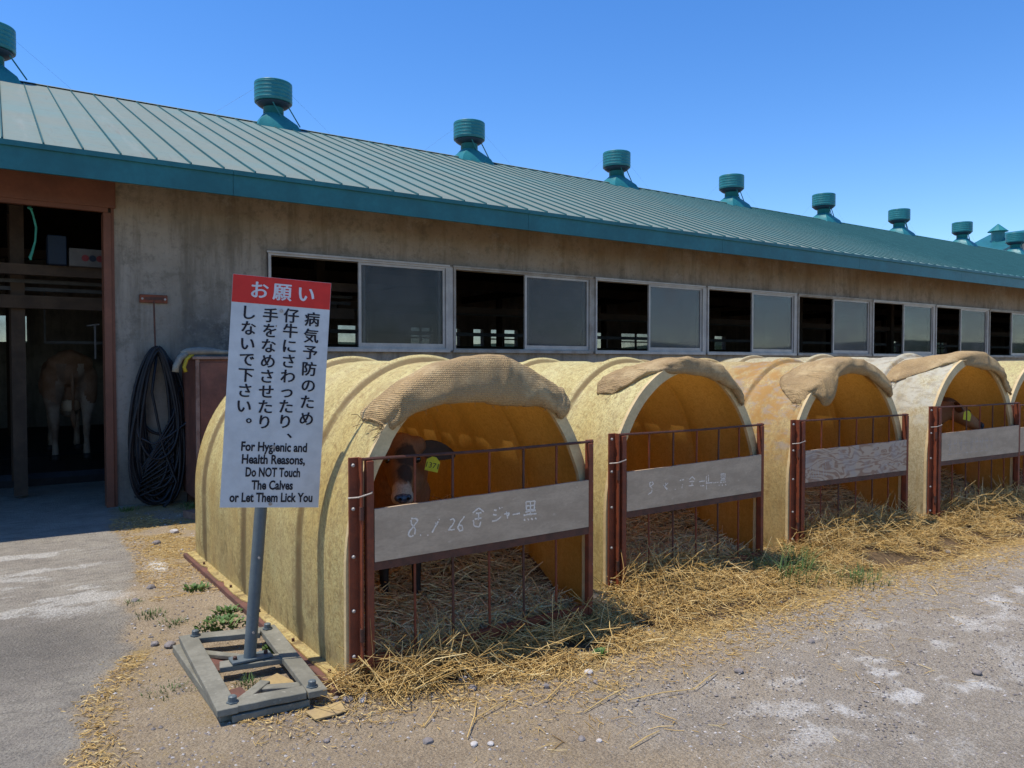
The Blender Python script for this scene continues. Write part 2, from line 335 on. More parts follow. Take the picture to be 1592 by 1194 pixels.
def build_ground():
    def axis(lo, a, b, hi, st):
        core = np.arange(a, b, st); up = [b]; s = st
        while up[-1] < hi: s *= 1.35; up.append(up[-1]+s)
        dn = [a-st]; s = st
        while dn[-1] > lo: s *= 1.35; dn.append(dn[-1]-s)
        return np.concatenate([dn[::-1], core, up])
    xs = axis(-600, -1.2, 9.5, 600, .035); ys = axis(-600, .9, 9.2, 600, .035)
    X, Y = np.meshgrid(xs, ys); near = sstep(12-np.hypot(X-4, Y-5), 0, 3)
    Z = near*(.012*(fbm(X, Y, 1.5)-.5)+.010*(fbm(X, Y, 9, 4)-.5))
    w = .10*(fbm(X, Y, 3)-.5)+.05*(fbm(X, Y, 14)-.5)
    ex = np.interp(Y, [0, 3.24, 3.8, 4.1, 4.5, 5.4, 6.2, 7.5, 8.8, 8.95, 30], [.0, .19, .25, .41, .55, .62, .82, .85, .93, 3.0, 3.0])
    conc = sstep(ex-X+w*2.2, -.03, .05)
    near_in = (Y > 8.95); conc = np.where(near_in, 1, conc)
    Z = Z*(1-.6*conc)+.012*conc*near
    # grey gravel apron to the right, with lime
    d = (X-2.35)*.75-(Y-2.5)*.35+(fbm(X, Y, 1.3)-.5)*1.6
    grav = sstep(d, -.25, .5)*(1-conc)*sstep(3.0-Y+w*3, -.1, .25)
    e = np.interp(X, EDGE_X, EDGE_Y)
    lit = sstep(Y-e+w*3, -.06, .08)*sstep(X, 1.15, 1.5)*sstep(4.6-Y, 0, .4)
    lit = np.maximum(lit, .95*sstep(X+w*3, .85, 1.0)*sstep(Y, 5.6, 6.3)*sstep(fbm(X, Y, 2.2), .30, .48)*(Y < 8.8))
    lit = np.maximum(lit, .9*np.exp(-((X-ex-.09)/.08)**2)*sstep(fbm(X, Y, 4), .40, .52)*(Y < 4.4))
    lit = np.maximum(lit, .9*np.exp(-(((X-2.32)/.13)**2+((Y-2.68)/.10)**2)))
    lit = np.maximum(lit, .55*sstep(fbm(X+9, Y, 2.6), .52, .66)*(1-conc)*(1-grav))
    limeL = np.exp(-((X-.1)/.75)**2)*(1.1*np.exp(-((Y-6.6)/.6)**2)+1.1*np.exp(-((Y-5.55)/.38)**2)+.45)*sstep(fbm(X*.7, Y*2.2, 3.2, 6, .7), .34, .66)
    rR = np.exp(-(((X-3.4)/1.35)**2+((Y-1.95)/.75)**2))+.8*np.exp(-(((X-5.6)/1.3)**2+((Y-2.35)/.4)**2))
    limeR = np.clip(rR, 0, 1)*sstep(fbm(X*1.3, Y*1.6, 3.0, 6, .72), .34, .68)
    spot = np.exp(-(((X-.94)/.07)**2+((Y-6.13)/.2)**2))*1.2
    lime = np.clip(np.clip(limeL, 0, 1)*.72+limeR+spot, 0, 1)
    dark = np.exp(-(((X-.1)/.55)**2+((Y-4.7)/.55)**2))*conc
    n, m = X.shape
    idx = np.arange(n*m).reshape(n, m)
    F = np.stack([idx[:-1, :-1], idx[:-1, 1:], idx[1:, 1:], idx[1:, :-1]], -1).reshape(-1, 4)
    me = bpy.data.meshes.new('ground'); me.from_pydata(np.stack([X, Y, Z], -1).reshape(-1, 3).tolist(), [], F.tolist())
    me.polygons.foreach_set('use_smooth', [True]*len(me.polygons))
    a = me.color_attributes.new('cover', 'FLOAT_COLOR', 'POINT')
    a.data.foreach_set('color', np.stack([conc, grav, np.clip(lit, 0, 1), lime], -1).reshape(-1).astype(np.float32))
    b = me.color_attributes.new('cover_more', 'FLOAT_COLOR', 'POINT')
    b.data.foreach_set('color', np.stack([dark, dark*0, dark*0, dark*0+1], -1).reshape(-1).astype(np.float32))
    t = NT('yard_ground'); w_ = t.coord('World')
    at = t.n('Attribute'); at.attribute_name = 'cover'; sp = t.n('SeparateColor'); t.l(at.outputs['Color'], sp.inputs[0])
    at2 = t.n('Attribute'); at2.attribute_name = 'cover_more'; sp2 = t.n('SeparateColor'); t.l(at2.outputs['Color'], sp2.inputs[0])
    n1 = t.noise(w_, 3, 6, .65); n2 = t.noise(w_, 28, 6, .7); n3 = t.noise(w_, 95, 6, .85); n5 = t.noise(t.coord('World', (1, 1, 1), (7, 3, 0)), 150, 3, .8); vo = t.vor(w_, 70)
    dirt = t.mix(t.ramp(n1, .3, .7), (.46, .35, .22), (.35, .26, .165))
    dirt = t.mix(t.ramp(n2, .42, .7, 0, .7), dirt, (.52, .41, .27))
    dirt = t.mix(t.ramp(n3, .48, .62, 0, .75), dirt, (.22, .165, .11))
    con = t.mix(t.ramp(n1, .3, .7), (.42, .37, .295), (.30, .26, .21))
    con = t.mix(t.ramp(n2, .45, .7, 0, .6), con, (.42, .37, .29))
    con = t.mix(t.ramp(n3, .5, .62, 0, .7), con, (.17, .15, .125))
    n4 = t.noise(t.coord('World', (1, 2.2, 1)), 7, 7, .75)
    dirt = t.mix(t.ramp(n4, .5, .66, 0, .5), dirt, (.20, .15, .10)); con = t.mix(t.ramp(n4, .48, .62, 0, .55), con, (.19, .17, .14)); con = t.mix(t.ramp(n4, .42, .34, 0, .5), con, (.45, .39, .31))
    con = t.mix(t.math('MULTIPLY', sp2.outputs[0], .75), con, (.15, .135, .115))
    gra = t.mix(t.ramp(n1, .3, .7), (.45, .375, .28), (.35, .285, .21))
    gra = t.mix(t.ramp(n4, .48, .62, 0, .5), gra, (.28, .23, .17)); gra = t.mix(t.ramp(n2, .42, .68, 0, .7), gra, (.54, .46, .36))
    gra = t.mix(t.ramp(n3, .47, .6, 0, .85), gra, (.20, .165, .125))
    lt = t.mix(t.ramp(n2, .3, .7), (.50, .36, .15), (.32, .21, .085))
    lt = t.mix(t.ramp(n3, .5, .7, 0, .7), lt, (.62, .48, .24))
    gra = t.mix(t.ramp(n5, .54, .66, 0, .8), gra, (.64, .57, .46)); dirt = t.mix(t.ramp(n5, .54, .66, 0, .7), dirt, (.62, .50, .35)); con = t.mix(t.ramp(n5, .55, .68, 0, .7), con, (.52, .47, .38))
    gra = t.mix(t.ramp(n5, .44, .34, 0, .75), gra, (.20, .17, .13)); dirt = t.mix(t.ramp(n5, .44, .34, 0, .7), dirt, (.20, .15, .095)); con = t.mix(t.ramp(n5, .44, .34, 0, .7), con, (.15, .13, .105))
    c = t.mix(sp.outputs[1], dirt, gra); c = t.mix(sp.outputs[0], c, con)
    lf = t.ramp(t.math('ADD', t.math('MULTIPLY', sp.outputs[2], .38), t.noise(w_, 70, 6, .85)), .66, .86)
    c = t.mix(lf, c, lt)
    li = t.ramp(t.math('ADD', t.math('MULTIPLY', at.outputs['Alpha'], .40), t.noise(w_, 60, 8, .9)), .66, .94)
    c = t.mix(t.math('MULTIPLY', li, .85), c, (.80, .76, .68))
    c = t.mix(t.ramp(vo, .06, .16, .45, 0), c, (.20, .18, .18))
    h = t.math('ADD', t.math('MULTIPLY', n2, 1.2), t.math('ADD', n3, t.math('MULTIPLY', vo, -.8)))
    me.materials.append(t.fin(c, .92, h, 1.0, .014, 0, .2))
    tag(link('ground', me), 'packed dirt yard with grey concrete, lime dust and straw litter', None, None, 'structure')
build_ground()

# far woods and hill line all round, beyond the barn
mb = MB()
for a0 in range(0, 360, 3):
    a = rad(a0); b = rad(a0+3); R = 420
    h1 = 9+6*nz(a0*.11, 2)+3*nz(a0*.5, 7); h2 = 9+6*nz((a0+3) % 360*.11, 2)+3*nz((a0+3) % 360*.5, 7)
    P = lambda A, r, z: (r*math.cos(A), r*math.sin(A), z)
    mb.add([P(a, R, -1), P(b, R, -1), P(b, R+6, h2), P(a, R+6, h1), P(a, R+60, h1+4), P(b, R+60, h2+4)], [(0, 1, 2, 3), (3, 2, 5, 4)])
tag(mb.build('distant_treeline', M['hill']), 'low dark line of far woods round the fields', None, None, 'structure')

# ================================================================ BARN
WY = 8.88; EY, EZ = 8.06, 3.455; RY, RZ = 14.0, 5.80; SL = (RZ-EZ)/(RY-EY); BX0, BX1 = -5.0, 44.0; BY = 19.1
barn = tag(empty('cattle_barn', (2.0, WY, 0)), 'long concrete cattle barn with teal metal roof and row of sliding windows', 'barn')
bp = barn.location
def bpart(mb, name, mat, par=None, smooth=False):
    o = mb.build(name, mat, None, smooth); o.parent = par or barn
    base = Vector(bp)
    o.matrix_parent_inverse = Matrix.Translation(-base)
    return o
WX0 = 2.557; WP = 2.426; NW = 17
wend = WX0+NW*WP-.09
w = MB()
w.box(BX0, WY, -.3, -2.2, WY+.2, 3.70); w.box(-2.2, WY, 3.36, .96, WY+.2, 3.70)
w.box(.96, WY, -.3, WX0-.012, WY+.2, 3.70); w.box(WX0-.012, WY, -.3, wend+.012, WY+.2, 1.655); w.box(WX0-.012, WY, 2.785, wend+.012, WY+.2, 3.70)
w.box(wend+.012, WY, -.3, BX1, WY+.2, 3.70)
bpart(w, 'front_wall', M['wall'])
bp_ = []
w = MB(); w.box(BX0, BY, -.3, BX1, BY+.2, 1.95); w.box(BX0, BY, 2.5, BX1, BY+.2, 3.8)
x = BX0
for a, b in ((-.05, .46), (7.3, 7.85), (9.4, 10.05), (10.6, 10.95), (11.4, 11.75), (12.0, 12.95), (16.0, 16.5), (17.1, 18.5), (19.4, 19.9), (21.6, 22.2), (24.5, 25.0), (29.6, 30.3), (33.2, 33.8), (37, 38), (BX1, BX1)):
    w.box(x, BY+.005, 1.95, a, BY+.195, 2.5); x = b
    bp_.append((a, b)) if b > a else None
    if b > a+.6: w.box((a+b)/2-.03, BY+.05, 1.95, (a+b)/2+.03, BY+.1, 2.5); w.box(a, BY+.06, 2.2, b, BY+.09, 2.24)
bpart(w, 'back_wall', M['wall'])
for a, b in bp_:
    w = MB(); w.box(a, BY+.12, 1.951, b, BY+.126, 2.499); bpart(w, 'dimming_pane', M['glass_b'])  # panes added to dim the sky seen through the back openings
for gx in (BX0, BX1):
    w = MB(); s = .2 if gx == BX0 else -.2
    a, b = min(gx, gx+s), max(gx, gx+s)
    pr = [(WY+.2, -.3), (BY, -.3), (BY, 3.75), (RY, RZ-.12), (WY+.2, 3.75)]
    w.add([(a, y, z) for y, z in pr]+[(b, y, z) for y, z in pr], [(0, 1, 2, 3, 4), (9, 8, 7, 6, 5)]+[(i, i+5, (i+1) % 5+5, (i+1) % 5) for i in range(5)])
    bpart(w, 'gable_wall', M['wall'])
# roof
roof = MB(); roof.hexa([(BX0-.3, EY+.03, EZ-.05), (BX1+.3, EY+.03, EZ-.05), (BX1+.3, RY, RZ-.05), (BX0-.3, RY, RZ-.05), (BX0-.3, EY+.03, EZ-.012), (BX1+.3, EY+.03, EZ-.012), (BX1+.3, RY, RZ-.012), (BX0-.3, RY, RZ-.012)])
NY = 2*RY-EY
roof.hexa([(BX0-.3, RY+.001, RZ-.05), (BX1+.3, RY+.001, RZ-.05), (BX1+.3, NY, EZ-.05), (BX0-.3, NY, EZ-.05), (BX0-.3, RY+.001, RZ), (BX1+.3, RY+.001, RZ), (BX1+.3, NY, EZ), (BX0-.3, NY, EZ)])
roof_o = bpart(roof, 'roof', M['timber_dark'])
PW = .31; sx = .342-PW*18
def pz(y): return EZ+(y-EY)*SL
panel = MB(); nrm = Vector((0, -SL, 1)).normalized()
def L(x, y, h): return Vector((x, y, pz(y)))+nrm*h
ysub = [EY, EY+2, EY+4, RY]
for i in range(3):
    y0, y1 = ysub[i], ysub[i+1]
    panel.hexa([L(.012, y0, -.008), L(PW, y0, -.008), L(PW, y1, -.008), L(.012, y1, -.008), L(.012, y0, .002), L(PW, y0, .002), L(PW, y1, .002), L(.012, y1, .002)])
panel.m = 1
panel.hexa([L(-.008, EY-.004, -.008), L(.010, EY-.004, -.008), L(.010, RY, -.008), L(-.008, RY, -.008), L(-.003, EY-.004, .021), L(.005, EY-.004, .021), L(.005, RY, .021), L(-.003, RY, .021)])
pme = panel.mesh('roof_panel', [M['roof'], simple('teal_seam', (.035, .12, .13), (.028, .10, .11), 3, .7, .1, .002, kind='World', spec=.15)])
x = sx
while x < BX1:
    o = link('roof_panel', pme, roof_o); o.matrix_parent_inverse = Matrix.Identity(4); o.location = (x, 0, 0)
    x += PW
cp = MB(); cp.hexa([(BX0-.3, RY-.14, RZ-.03), (BX1+.3, RY-.14, RZ-.03), (BX1+.3, RY+.14, RZ-.03), (BX0-.3, RY+.14, RZ-.03), (BX0-.3, RY-.03, RZ+.012), (BX1+.3, RY-.03, RZ+.012), (BX1+.3, RY+.03, RZ+.012), (BX0-.3, RY+.03, RZ+.012)])
bpart(cp, 'ridge_cap', M['roof'])
fa = MB(); x = BX0-.3; k = 0
while x < BX1:
    x1 = min(x+3.64, BX1+.3); fa.box(x, EY-.012, 3.20, x1-.004, EY+.02, 3.425); fa.box(x, EY-.035, 3.405, x1-.004, EY-.013, 3.452); x = x1; k += 1
bpart(fa, 'fascia', M['teal'])
so_ = MB(); so_.box(BX0-.3, EY+.021, 3.395, BX1+.3, WY-.002, 3.41); bpart(so_, 'soffit', M['timber_dark'])
# brown door head beam and jamb
dh = MB(); dh.box(-2.3, WY-.05, 3.09, 1.0, WY-.003, 3.39, .006); dh.box(-2.3, WY-.045, 3.045, .93, WY+.02, 3.088)
bpart(dh, 'door_head', M['door_brown'])
dj = MB(); dj.box(.885, WY-.04, 0, .957, WY+.16, 3.044, .004); dj.box(.958, WY-.02, 0, .985, WY-.003, 3.088)
bpart(dj, 'door_jamb', M['door_brown'])
fl = MB(); fl.box(BX0+.21, 10.95, 0.0, 4, BY-.01, .15); fl.box(4.001, WY+.21, 0.0, BX1-.21, BY-.01, .15)
bpart(fl, 'stall_floor', simple('stall_floor', (.06, .05, .045), (.035, .03, .028), 5, .9, .5, .01, kind='World'))
# floor mat edge
mt = MB(); pts = []
P = []
for i in range(30):
    xx = -1.0+i*.085; yy = 10.93+.02*nz(i*.4, 3)
    P.append([(xx, yy-.02, .0), (xx, yy-.03, .10+.01*nz(i*.5)), (xx, yy, .165), (xx, 12.8, .17)])
mt.sheet(P); bpart(mt, 'rubber_mat', M['blackrub'])
# interior timbers
def ib(a, b, w_, h_, mat='timber_dark', name='beam'):
    m_ = MB(); m_.beam(a, b, w_, h_); bpart(m_, name, M[mat])
ib((.16, 10.0, .05), (.16, 10.0, 3.4), .13, .13, 'timber_pale', 'post')
ib((.00, 9.9, 2.17), (4.0, 9.9, 2.17), .10, .14, 'timber_pale')
ib((-2.5, 9.6, 2.49), (4.0, 9.6, 2.49), .10, .11, 'timber_pale')
ib((-2.5, 9.95, 2.40), (4.0, 9.95, 2.40), .04, .04, 'pipe', 'pipe'); ib((-2.5, 10.0, 2.32), (4.0, 10.0, 2.32), .04, .04, 'pipe', 'pipe')
ib((.44, 11.0, 1.76), (4.0, 11.0, 1.76), .035, .035, 'pipe', 'pipe'); ib((.45, 11.0, 1.76), (.45, 11.0, 2.4), .02, .02, 'pipe', 'pipe')
ib((.90, 9.98, 1.55), (.90, 9.98, 1.95), .018, .018, 'offwhite', 'rod'); ib((.82, 9.98, 1.93), (.95, 9.98, 1.95), .015, .015, 'offwhite', 'rod')
for x in np.arange(-3.5, BX1, 3.64):
    ib((x, 10.6, .14), (x, 10.6, 3.9), .12, .12, 'timber_dark', 'post'); ib((x, 17.2, .14), (x, 17.2, 3.9), .12, .12, 'timber_dark', 'post')
    ib((x, WY+.21, 3.3), (x, BY-.01, 3.3), .12, .18); 
ib((4.05, 10.6, 2.35), (BX1-.3, 10.6, 2.35), .05, .10); ib((4.05, 11.4, 2.0), (BX1-.3, 11.4, 2.0), .06, .06, 'pipe', 'pipe'); ib((4.05, 12.4, 2.45), (BX1-.3, 12.4, 2.45), .10, .10, 'pipe', 'pipe')
ib((4.05, 16.4, 1.9), (BX1-.3, 16.4, 1.9), .06, .06, 'pipe', 'pipe'); ib((-3, 12.5, 3.0), (4, 12.5, 3.0), .16, .12)
ib((4.05, 9.4, 3.0), (BX1-.3, 9.4, 3.0), .12, .12); ib((4.05, 14, 3.15), (BX1-.3, 14, 3.15), .12, .2)
# windows
for k in range(NW):
    a = WX0+k*WP; b = a+WP-.09; z0, z1 = 1.67, 2.77
    f = MB(); t_ = .03
    f.box(a, WY-.03, z0, b, WY+.10, z0+.028); f.box(a, WY-.03, z1-.028, b, WY+.10, z1)
    f.box(a, WY-.0305, z0+.028, a+t_, WY+.10, z1-.028); f.box(b-t_, WY-.0305, z0+.028, b, WY+.10, z1-.028)
    f.box(a-.02, WY-.055, z0-.025, b+.02, WY-.031, z0+.012)     # sill lip
    f.box(a-.02, WY-.05, z1-.005, b+.02, WY-.031, z1+.018)
    if k < NW-1: f.box(b+.002, WY-.012, z0-.01, b+.088, WY+.06, z1+.01)
    wn_ = bpart(f, 'window', M['alu_warm'] if k % 3 == 1 else M['alu'])
    if k > 9: pass
    mid = (a+b)/2+(.03 if k % 2 else -.02)
    for (p, q, yo) in ((mid-.05, b-t_-.002, .0), (mid+.02, b-t_-.05, .045)):
        s = MB(); sz0, sz1 = z0+.029, z1-.029; q2 = q; sw = .036
        y0, y1 = WY-.012+yo, WY+.018+yo
        s.box(p, y0, sz0, p+sw, y1, sz1); s.box(q2-sw, y0, sz0, q2, y1, sz1); s.box(p+sw, y0+.001, sz0, q2-sw, y1, sz0+.055); s.box(p+sw, y0+.001, sz1-.03, q2-sw, y1, sz1)
        so2 = s.build('sash', M['alu'], None); so2.parent = wn_; 
        g_ = MB(); g_.box(p+sw, (y0+y1)/2-.002, sz0+.055, q2-sw, (y0+y1)/2+.002, sz1-.03)
        g2 = g_.build('pane', M[['glass_c', 'glass', 'glass_b', 'glass', 'glass_b', 'glass_c', 'glass'][k % 7]], None); g2.parent = wn_
        
# roof ventilators
def vent_parts():
    sk = MB(); n = 4
    ring = []
    for r, z, sq in ((.40, -.18, 1), (.33, -.03, 1), (.19, .17, 0), (.18, .18, 0)):
        row = []
        for i in range(32):
            a = 2*math.pi*i/32+math.pi/4*0
            c, s_ = math.cos(a), math.sin(a)
            if sq: m_ = max(abs(c), abs(s_)); row.append((r*c/m_, r*s_/m_, z))
            else: row.append((r*c, r*s_, z))
        ring.append(row)
    sk.sheet(ring, True)
    nk = MB(); nk.lathe([(.178, .14), (.178, .36), (.21, .365)], 24)
    rg = MB(); rg.lathe([(.18, .30), (.235, .315), (.29, .355), (.30, .385), (.24, .39), (.24, .40)], 28)
    cp = MB(); pf = [(.27, .382), (.325, .388), (.33, .40)]
    for i in range(5): z = .40+.066*i; pf += [(.33, z+.028), (.333, z+.034), (.33, z+.040), (.33, z+.068)]
    pf += [(.322, .742), (.20, .762), (.02, .772)]
    cp.lathe(pf, 32)
    br = MB()
    for a in (-1.9, -.4): br.tube([(.26*math.cos(a), .26*math.sin(a), .34), (.26*math.cos(a)+.22, .22*math.sin(a), .02)], .012, 5)
    wr = MB()
    for sx_ in (-1, 1): wr.tube([(.33*sx_, 0, .60), (1.05*sx_, -.02, .02)], .0011, 4)
    return [('skirt', sk, 'teal_vent', 1), ('neck', nk, 'teal_vent', 1), ('ring', rg, 'dark_ring', 1), ('cap', cp, 'teal_vent', 1), ('brace', br, 'teal_vent', 0), ('guy_wire', wr, 'pipe', 0)]
vm = [(n, mb_.mesh(n, M[m_], bool(s_))) for n, mb_, m_, s_ in vent_parts()]
for k in range(-1, 11):
    v = empty('roof_vent'); v.parent = barn; v.matrix_parent_inverse = Matrix.Translation(-Vector(bp)); v.location = (-.07 if k == 0 else .06+4.098*k, RY, RZ)
    for n, me in vm:
        o = link(n, me, v)
        if n == 'skirt' or n == 'cap': autosmooth(o, 35) if k == -1 else None

# farther building behind the barn
fb = tag(empty('far_barn', (73.9, 30, .55)), 'distant beige gabled barn with teal roof rising behind the ridge at right', 'barn')
m_ = MB(); m_.add([(-6.6, 0, -1), (6.6, 0, -1), (6.6, 0, 9.9), (0, 0, 12.2), (-6.6, 0, 9.9), (-6.6, 3, -1), (6.6, 3, -1), (6.6, 3, 9.9), (0, 3, 12.2), (-6.6, 3, 9.9)], [(0, 1, 2, 3, 4), (9, 8, 7, 6, 5), (0, 4, 9, 5), (1, 6, 7, 2)])
m_.build('wall', M['far_wall'], fb)
m_ = MB()
for s in (-1, 1): m_.hexa([(s*7.3, -.6, 9.7), (s*7.3, 3.6, 9.7), (0, 3.6, 12.25), (0, -.6, 12.25), (s*7.3, -.6, 9.95), (s*7.3, 3.6, 9.95), (0, 3.6, 12.5), (0, -.6, 12.5)])
m_.build('roof', M['teal'], fb)
m_ = MB(); m_.lathe([(.5, 11.0), (.5, 12.1), (.8, 12.15), (.05, 12.8)], 12, -3.2, 1.5); m_.build('roof_turret', M['teal_vent'], fb)

# ================================================================ things inside the doorway
b = MB(); b.box(.42, 9.45, 2.545, .60, 9.75, 2.86, .01); tag(b.build('blue_canister', M['blue']), 'blue plastic canister standing on the beam inside the doorway', 'canister')
cb = tag(empty('printed_carton', (.82, 9.6, 2.545)), 'dusty white carton with red and blue print on the doorway beam', 'carton')
b = MB(); b.box(-.20, -.15, 0, .16, .15, .19, .004); b.build('box', M['offwhite'], cb)
for i, (xx, m_) in enumerate(((-.05, 'red'), (.02, 'blue'), (.09, 'red'))):
    b = MB(); b.tube([(xx, -.152, .09), (xx, -.156, .09)], .035, 14); b.build('printed_dot', M[m_], cb)
b = MB(); b.tube([(.26, WY+.15, 3.06), (.285, WY+.15, 2.98), (.31, WY+.16, 2.86), (.30, WY+.16, 2.72), (.27, WY+.16, 2.60), (.255, WY+.16, 2.555), (.26, WY+.16, 2.53)], [.012, .01, .011, .01, .013, .016, .008], 7)
b.tube([(.24, WY+.15, 3.05), (.28, WY+.14, 3.03)], .012, 6)
tag(b.build('green_rope', M['rope'], None, True), 'short knotted green rope hanging at the top of the doorway', 'rope')

# ================================================================ hose, bracket, cabinet, spray gun
hk = tag(empty('hose_hook', (1.35, WY-.002, 2.18)), 'rusty wall bracket with long hook rod beside the barn door', 'hook')
b = MB(); b.box(-.135, -.03, -.04, .135, 0, .045, .004); b.build('bracket', M['oxide'], hk)
b = MB(); b.box(-.085, -.036, -.012, .085, -.031, .018); b.build('slot', M['oxide_dark'], hk)
for s in (-1, 1):
    b = MB(); b.tube([(s*.11, -.031, .0), (s*.11, -.042, .0)], .012, 8); b.build('bolt', M['bolt'], hk)
b = MB(); b.tube([(0, -.035, -.03), (0, -.05, -.15), (0.005, -.055, -.46), (.0, -.09, -.52), (-.0, -.13, -.50)], .009, 7); b.build('rod', M['oxide_dark'], hk)
hs = MB(); rr = random.Random(5)
def loop(cx, top, bot, w1, w2, yo, ph):
    pts = []
    for i in range(41):
        a = 2*math.pi*i/40
        t = (1-math.cos(a))/2          # 0 top 1 bottom
        wd = (w1*(1-t)+w2*t)*math.sin(a)*(1+.1*nz(ph, i*.1)) 
        zz = top-(top-bot)*(t**.92)
        xx = cx+wd+.035*t*nz(ph*3.1, i*.12)+.06*t*math.sin(ph*7)
        yy = yo-.03*math.sin(a*2+ph)*t-.02*nz(ph, i*.2, 3)
        pts.append((xx, yy, zz))
    return pts
for i in range(28):
    ph = i*1.37
    hs.tube(loop(1.36+rr.uniform(-.02, .03), 1.675-rr.uniform(0, .06), rr.choice([.03, .05, .12, .2, .3, .04, .5, .75]), rr.uniform(.11, .20), rr.uniform(.18, .30), WY-.06-rr.uniform(0, .13), ph), .0155, 8, False)
for i in range(11):  # crossing slack runs
    x0 = 1.16+.03*i; hs.tube([(1.58-.02*i, WY-.15, 1.25-.06*i), (1.50, WY-.19, .95-.07*i), (1.32-.02*i, WY-.2, .62-.05*i), (1.20, WY-.18, .42-.03*i), (1.14, WY-.14, .55+.05*i), (1.13, WY-.12, .9)], .012, 8)
hs.tube([(1.36, WY-.15, 1.64), (1.30, WY-.17, 1.2), (1.4, WY-.2, .6), (1.52, WY-.22, .25), (1.44, WY-.26, .05), (1.38, WY-.3, .015)], .0135, 8)
hose = tag(hs.build('hose_coil', M['blackrub'], None, True), 'thick coil of black rubber hose hanging from the wall hook', 'hose')
hg = MB(); hg.tube([(1.72, WY-.25, 1.42), (1.73, WY-.2, 1.28), (1.70, WY-.18, 1.05), (1.62, WY-.2, .86), (1.46, WY-.2, .74), (1.30, WY-.2, .66), (1.17, WY-.17, .74), (1.14, WY-.15, .9)], .011, 8)
tag(hg.build('pressure_hose', M['hose_grey'], None, True), 'thin grey pressure hose looping down from the spray gun', 'hose')
cab = tag(empty('metal_cabinet', (1.98, 8.47, .12)), 'rusty red-brown metal cabinet standing between hose coil and hutch', 'cabinet')
b = MB(); b.box(-.36, -.36, 0, .40, .38, 1.42, .006); b.build('body', M['rust_box'], cab)
b = MB(); b.box(-.40, -.40, 1.421, .44, .39, 1.45, .004); b.build('top', M['box_edge'], cab)
b = MB(); b.box(-.33, -.375, .03, .39, -.361, 1.39, .003); b.build('door', M['rust_box'], cab)
b = MB(); b.box(-.372, -.385, 0.0, -.335, -.361, 1.42, .003); b.build('corner_trim', M['box_edge'], cab)
for sx_ in (-.3, .34):
    for sy_ in (-.3, .32):
        b = MB(); b.box(sx_-.03, sy_-.03, -.12, sx_+.03, sy_+.03, 0); b.build('foot', M['oxide_dark'], cab)
gun = tag(empty('spray_gun', (1.56, 8.12, 1.605)), 'grey pressure washer gun with yellow trigger lying on the cabinet', 'spray gun')
b = MB(); b.tube([(-.08, 0, -.005), (-.02, 0, .012), (.08, 0, .02), (.22, 0, .018), (.30, 0, .01), (.8, .02, .0)], [.022, .038, .042, .036, .024, .014], 10); b.build('barrel', M['grey_plastic'], gun, True)
b = MB(); b.tube([(-.03, 0, .0), (-.09, -.01, -.05), (-.13, -.01, -.13), (-.135, -.01, -.19)], [.034, .033, .030, .034], 9); b.build('grip', M['grey_plastic'], gun, True)
b = MB(); b.tube([(.03, 0, -.01), (-.03, -.01, -.06), (-.055, -.01, -.14), (-.04, -.01, -.19)], [.022, .020, .018, .020], 8); b.build('trigger', M['yellow'], gun, True)

# ================================================================ CALF HUTCHES
W_, SP, RB, LEN = 1.49, .50, .972, 2.95; RA = W_/2
def prof(inset=0., dz=0., n=56):
    """outline of the arch, left foot to right foot"""
    P = [(inset, z) for z in (0, .125, .25, .375)]
    a, b_ = RA-inset, RB-inset
    for i in range(n+1):
        t = math.pi*i/n; P.append((RA-a*math.cos(t), SP+b_*math.sin(t)))
    P += [(W_-inset, z) for z in (.375, .25, .125, 0)]
    return P
def rib(v, z):
    r = 0
    for c in (.62, 1.62, 2.60):
        d = abs(v-c)/.035
        if d < 1: r = max(r, .030*math.cos(d*math.pi/2)**.7)
    r += .007*(1 if int((v+.12)/.25) % 2 else 0)
    return r*min(1, max(0, (z-.05)/.07))
def wob(u, v, z, seed): return .006*nz(u*2+seed, v*1.7, z*2)
VS = sorted(set([0, .02, .12, .13, .25, .37, .38, .5]+[c+d for c in (.62, 1.62, 2.60) for d in (-.04, -.03, -.022, -.011, 0, .011, .022, .03, .04)]+[.87, .88, 1.12, 1.13, 1.37, 1.38, 1.87, 1.88, 2.12, 2.13, 2.37, 2.38, 2.85, LEN]))
def shell_rows(inset, seed, rev=False):
    rows = []
    for v in VS:
        row = []; P = prof(inset)
        for i, (u, z) in enumerate(P):
            cu, cz = u-RA, z-SP if z > SP else 0
            l = math.hypot(cu, cz*.8) or 1; o = rib(v, z)+wob(u, v, z, seed)
            if v > LEN-.01: o = -.01
            row.append((u+cu/l*o, v, z+cz/l*o))
        rows.append(row)
    return rows
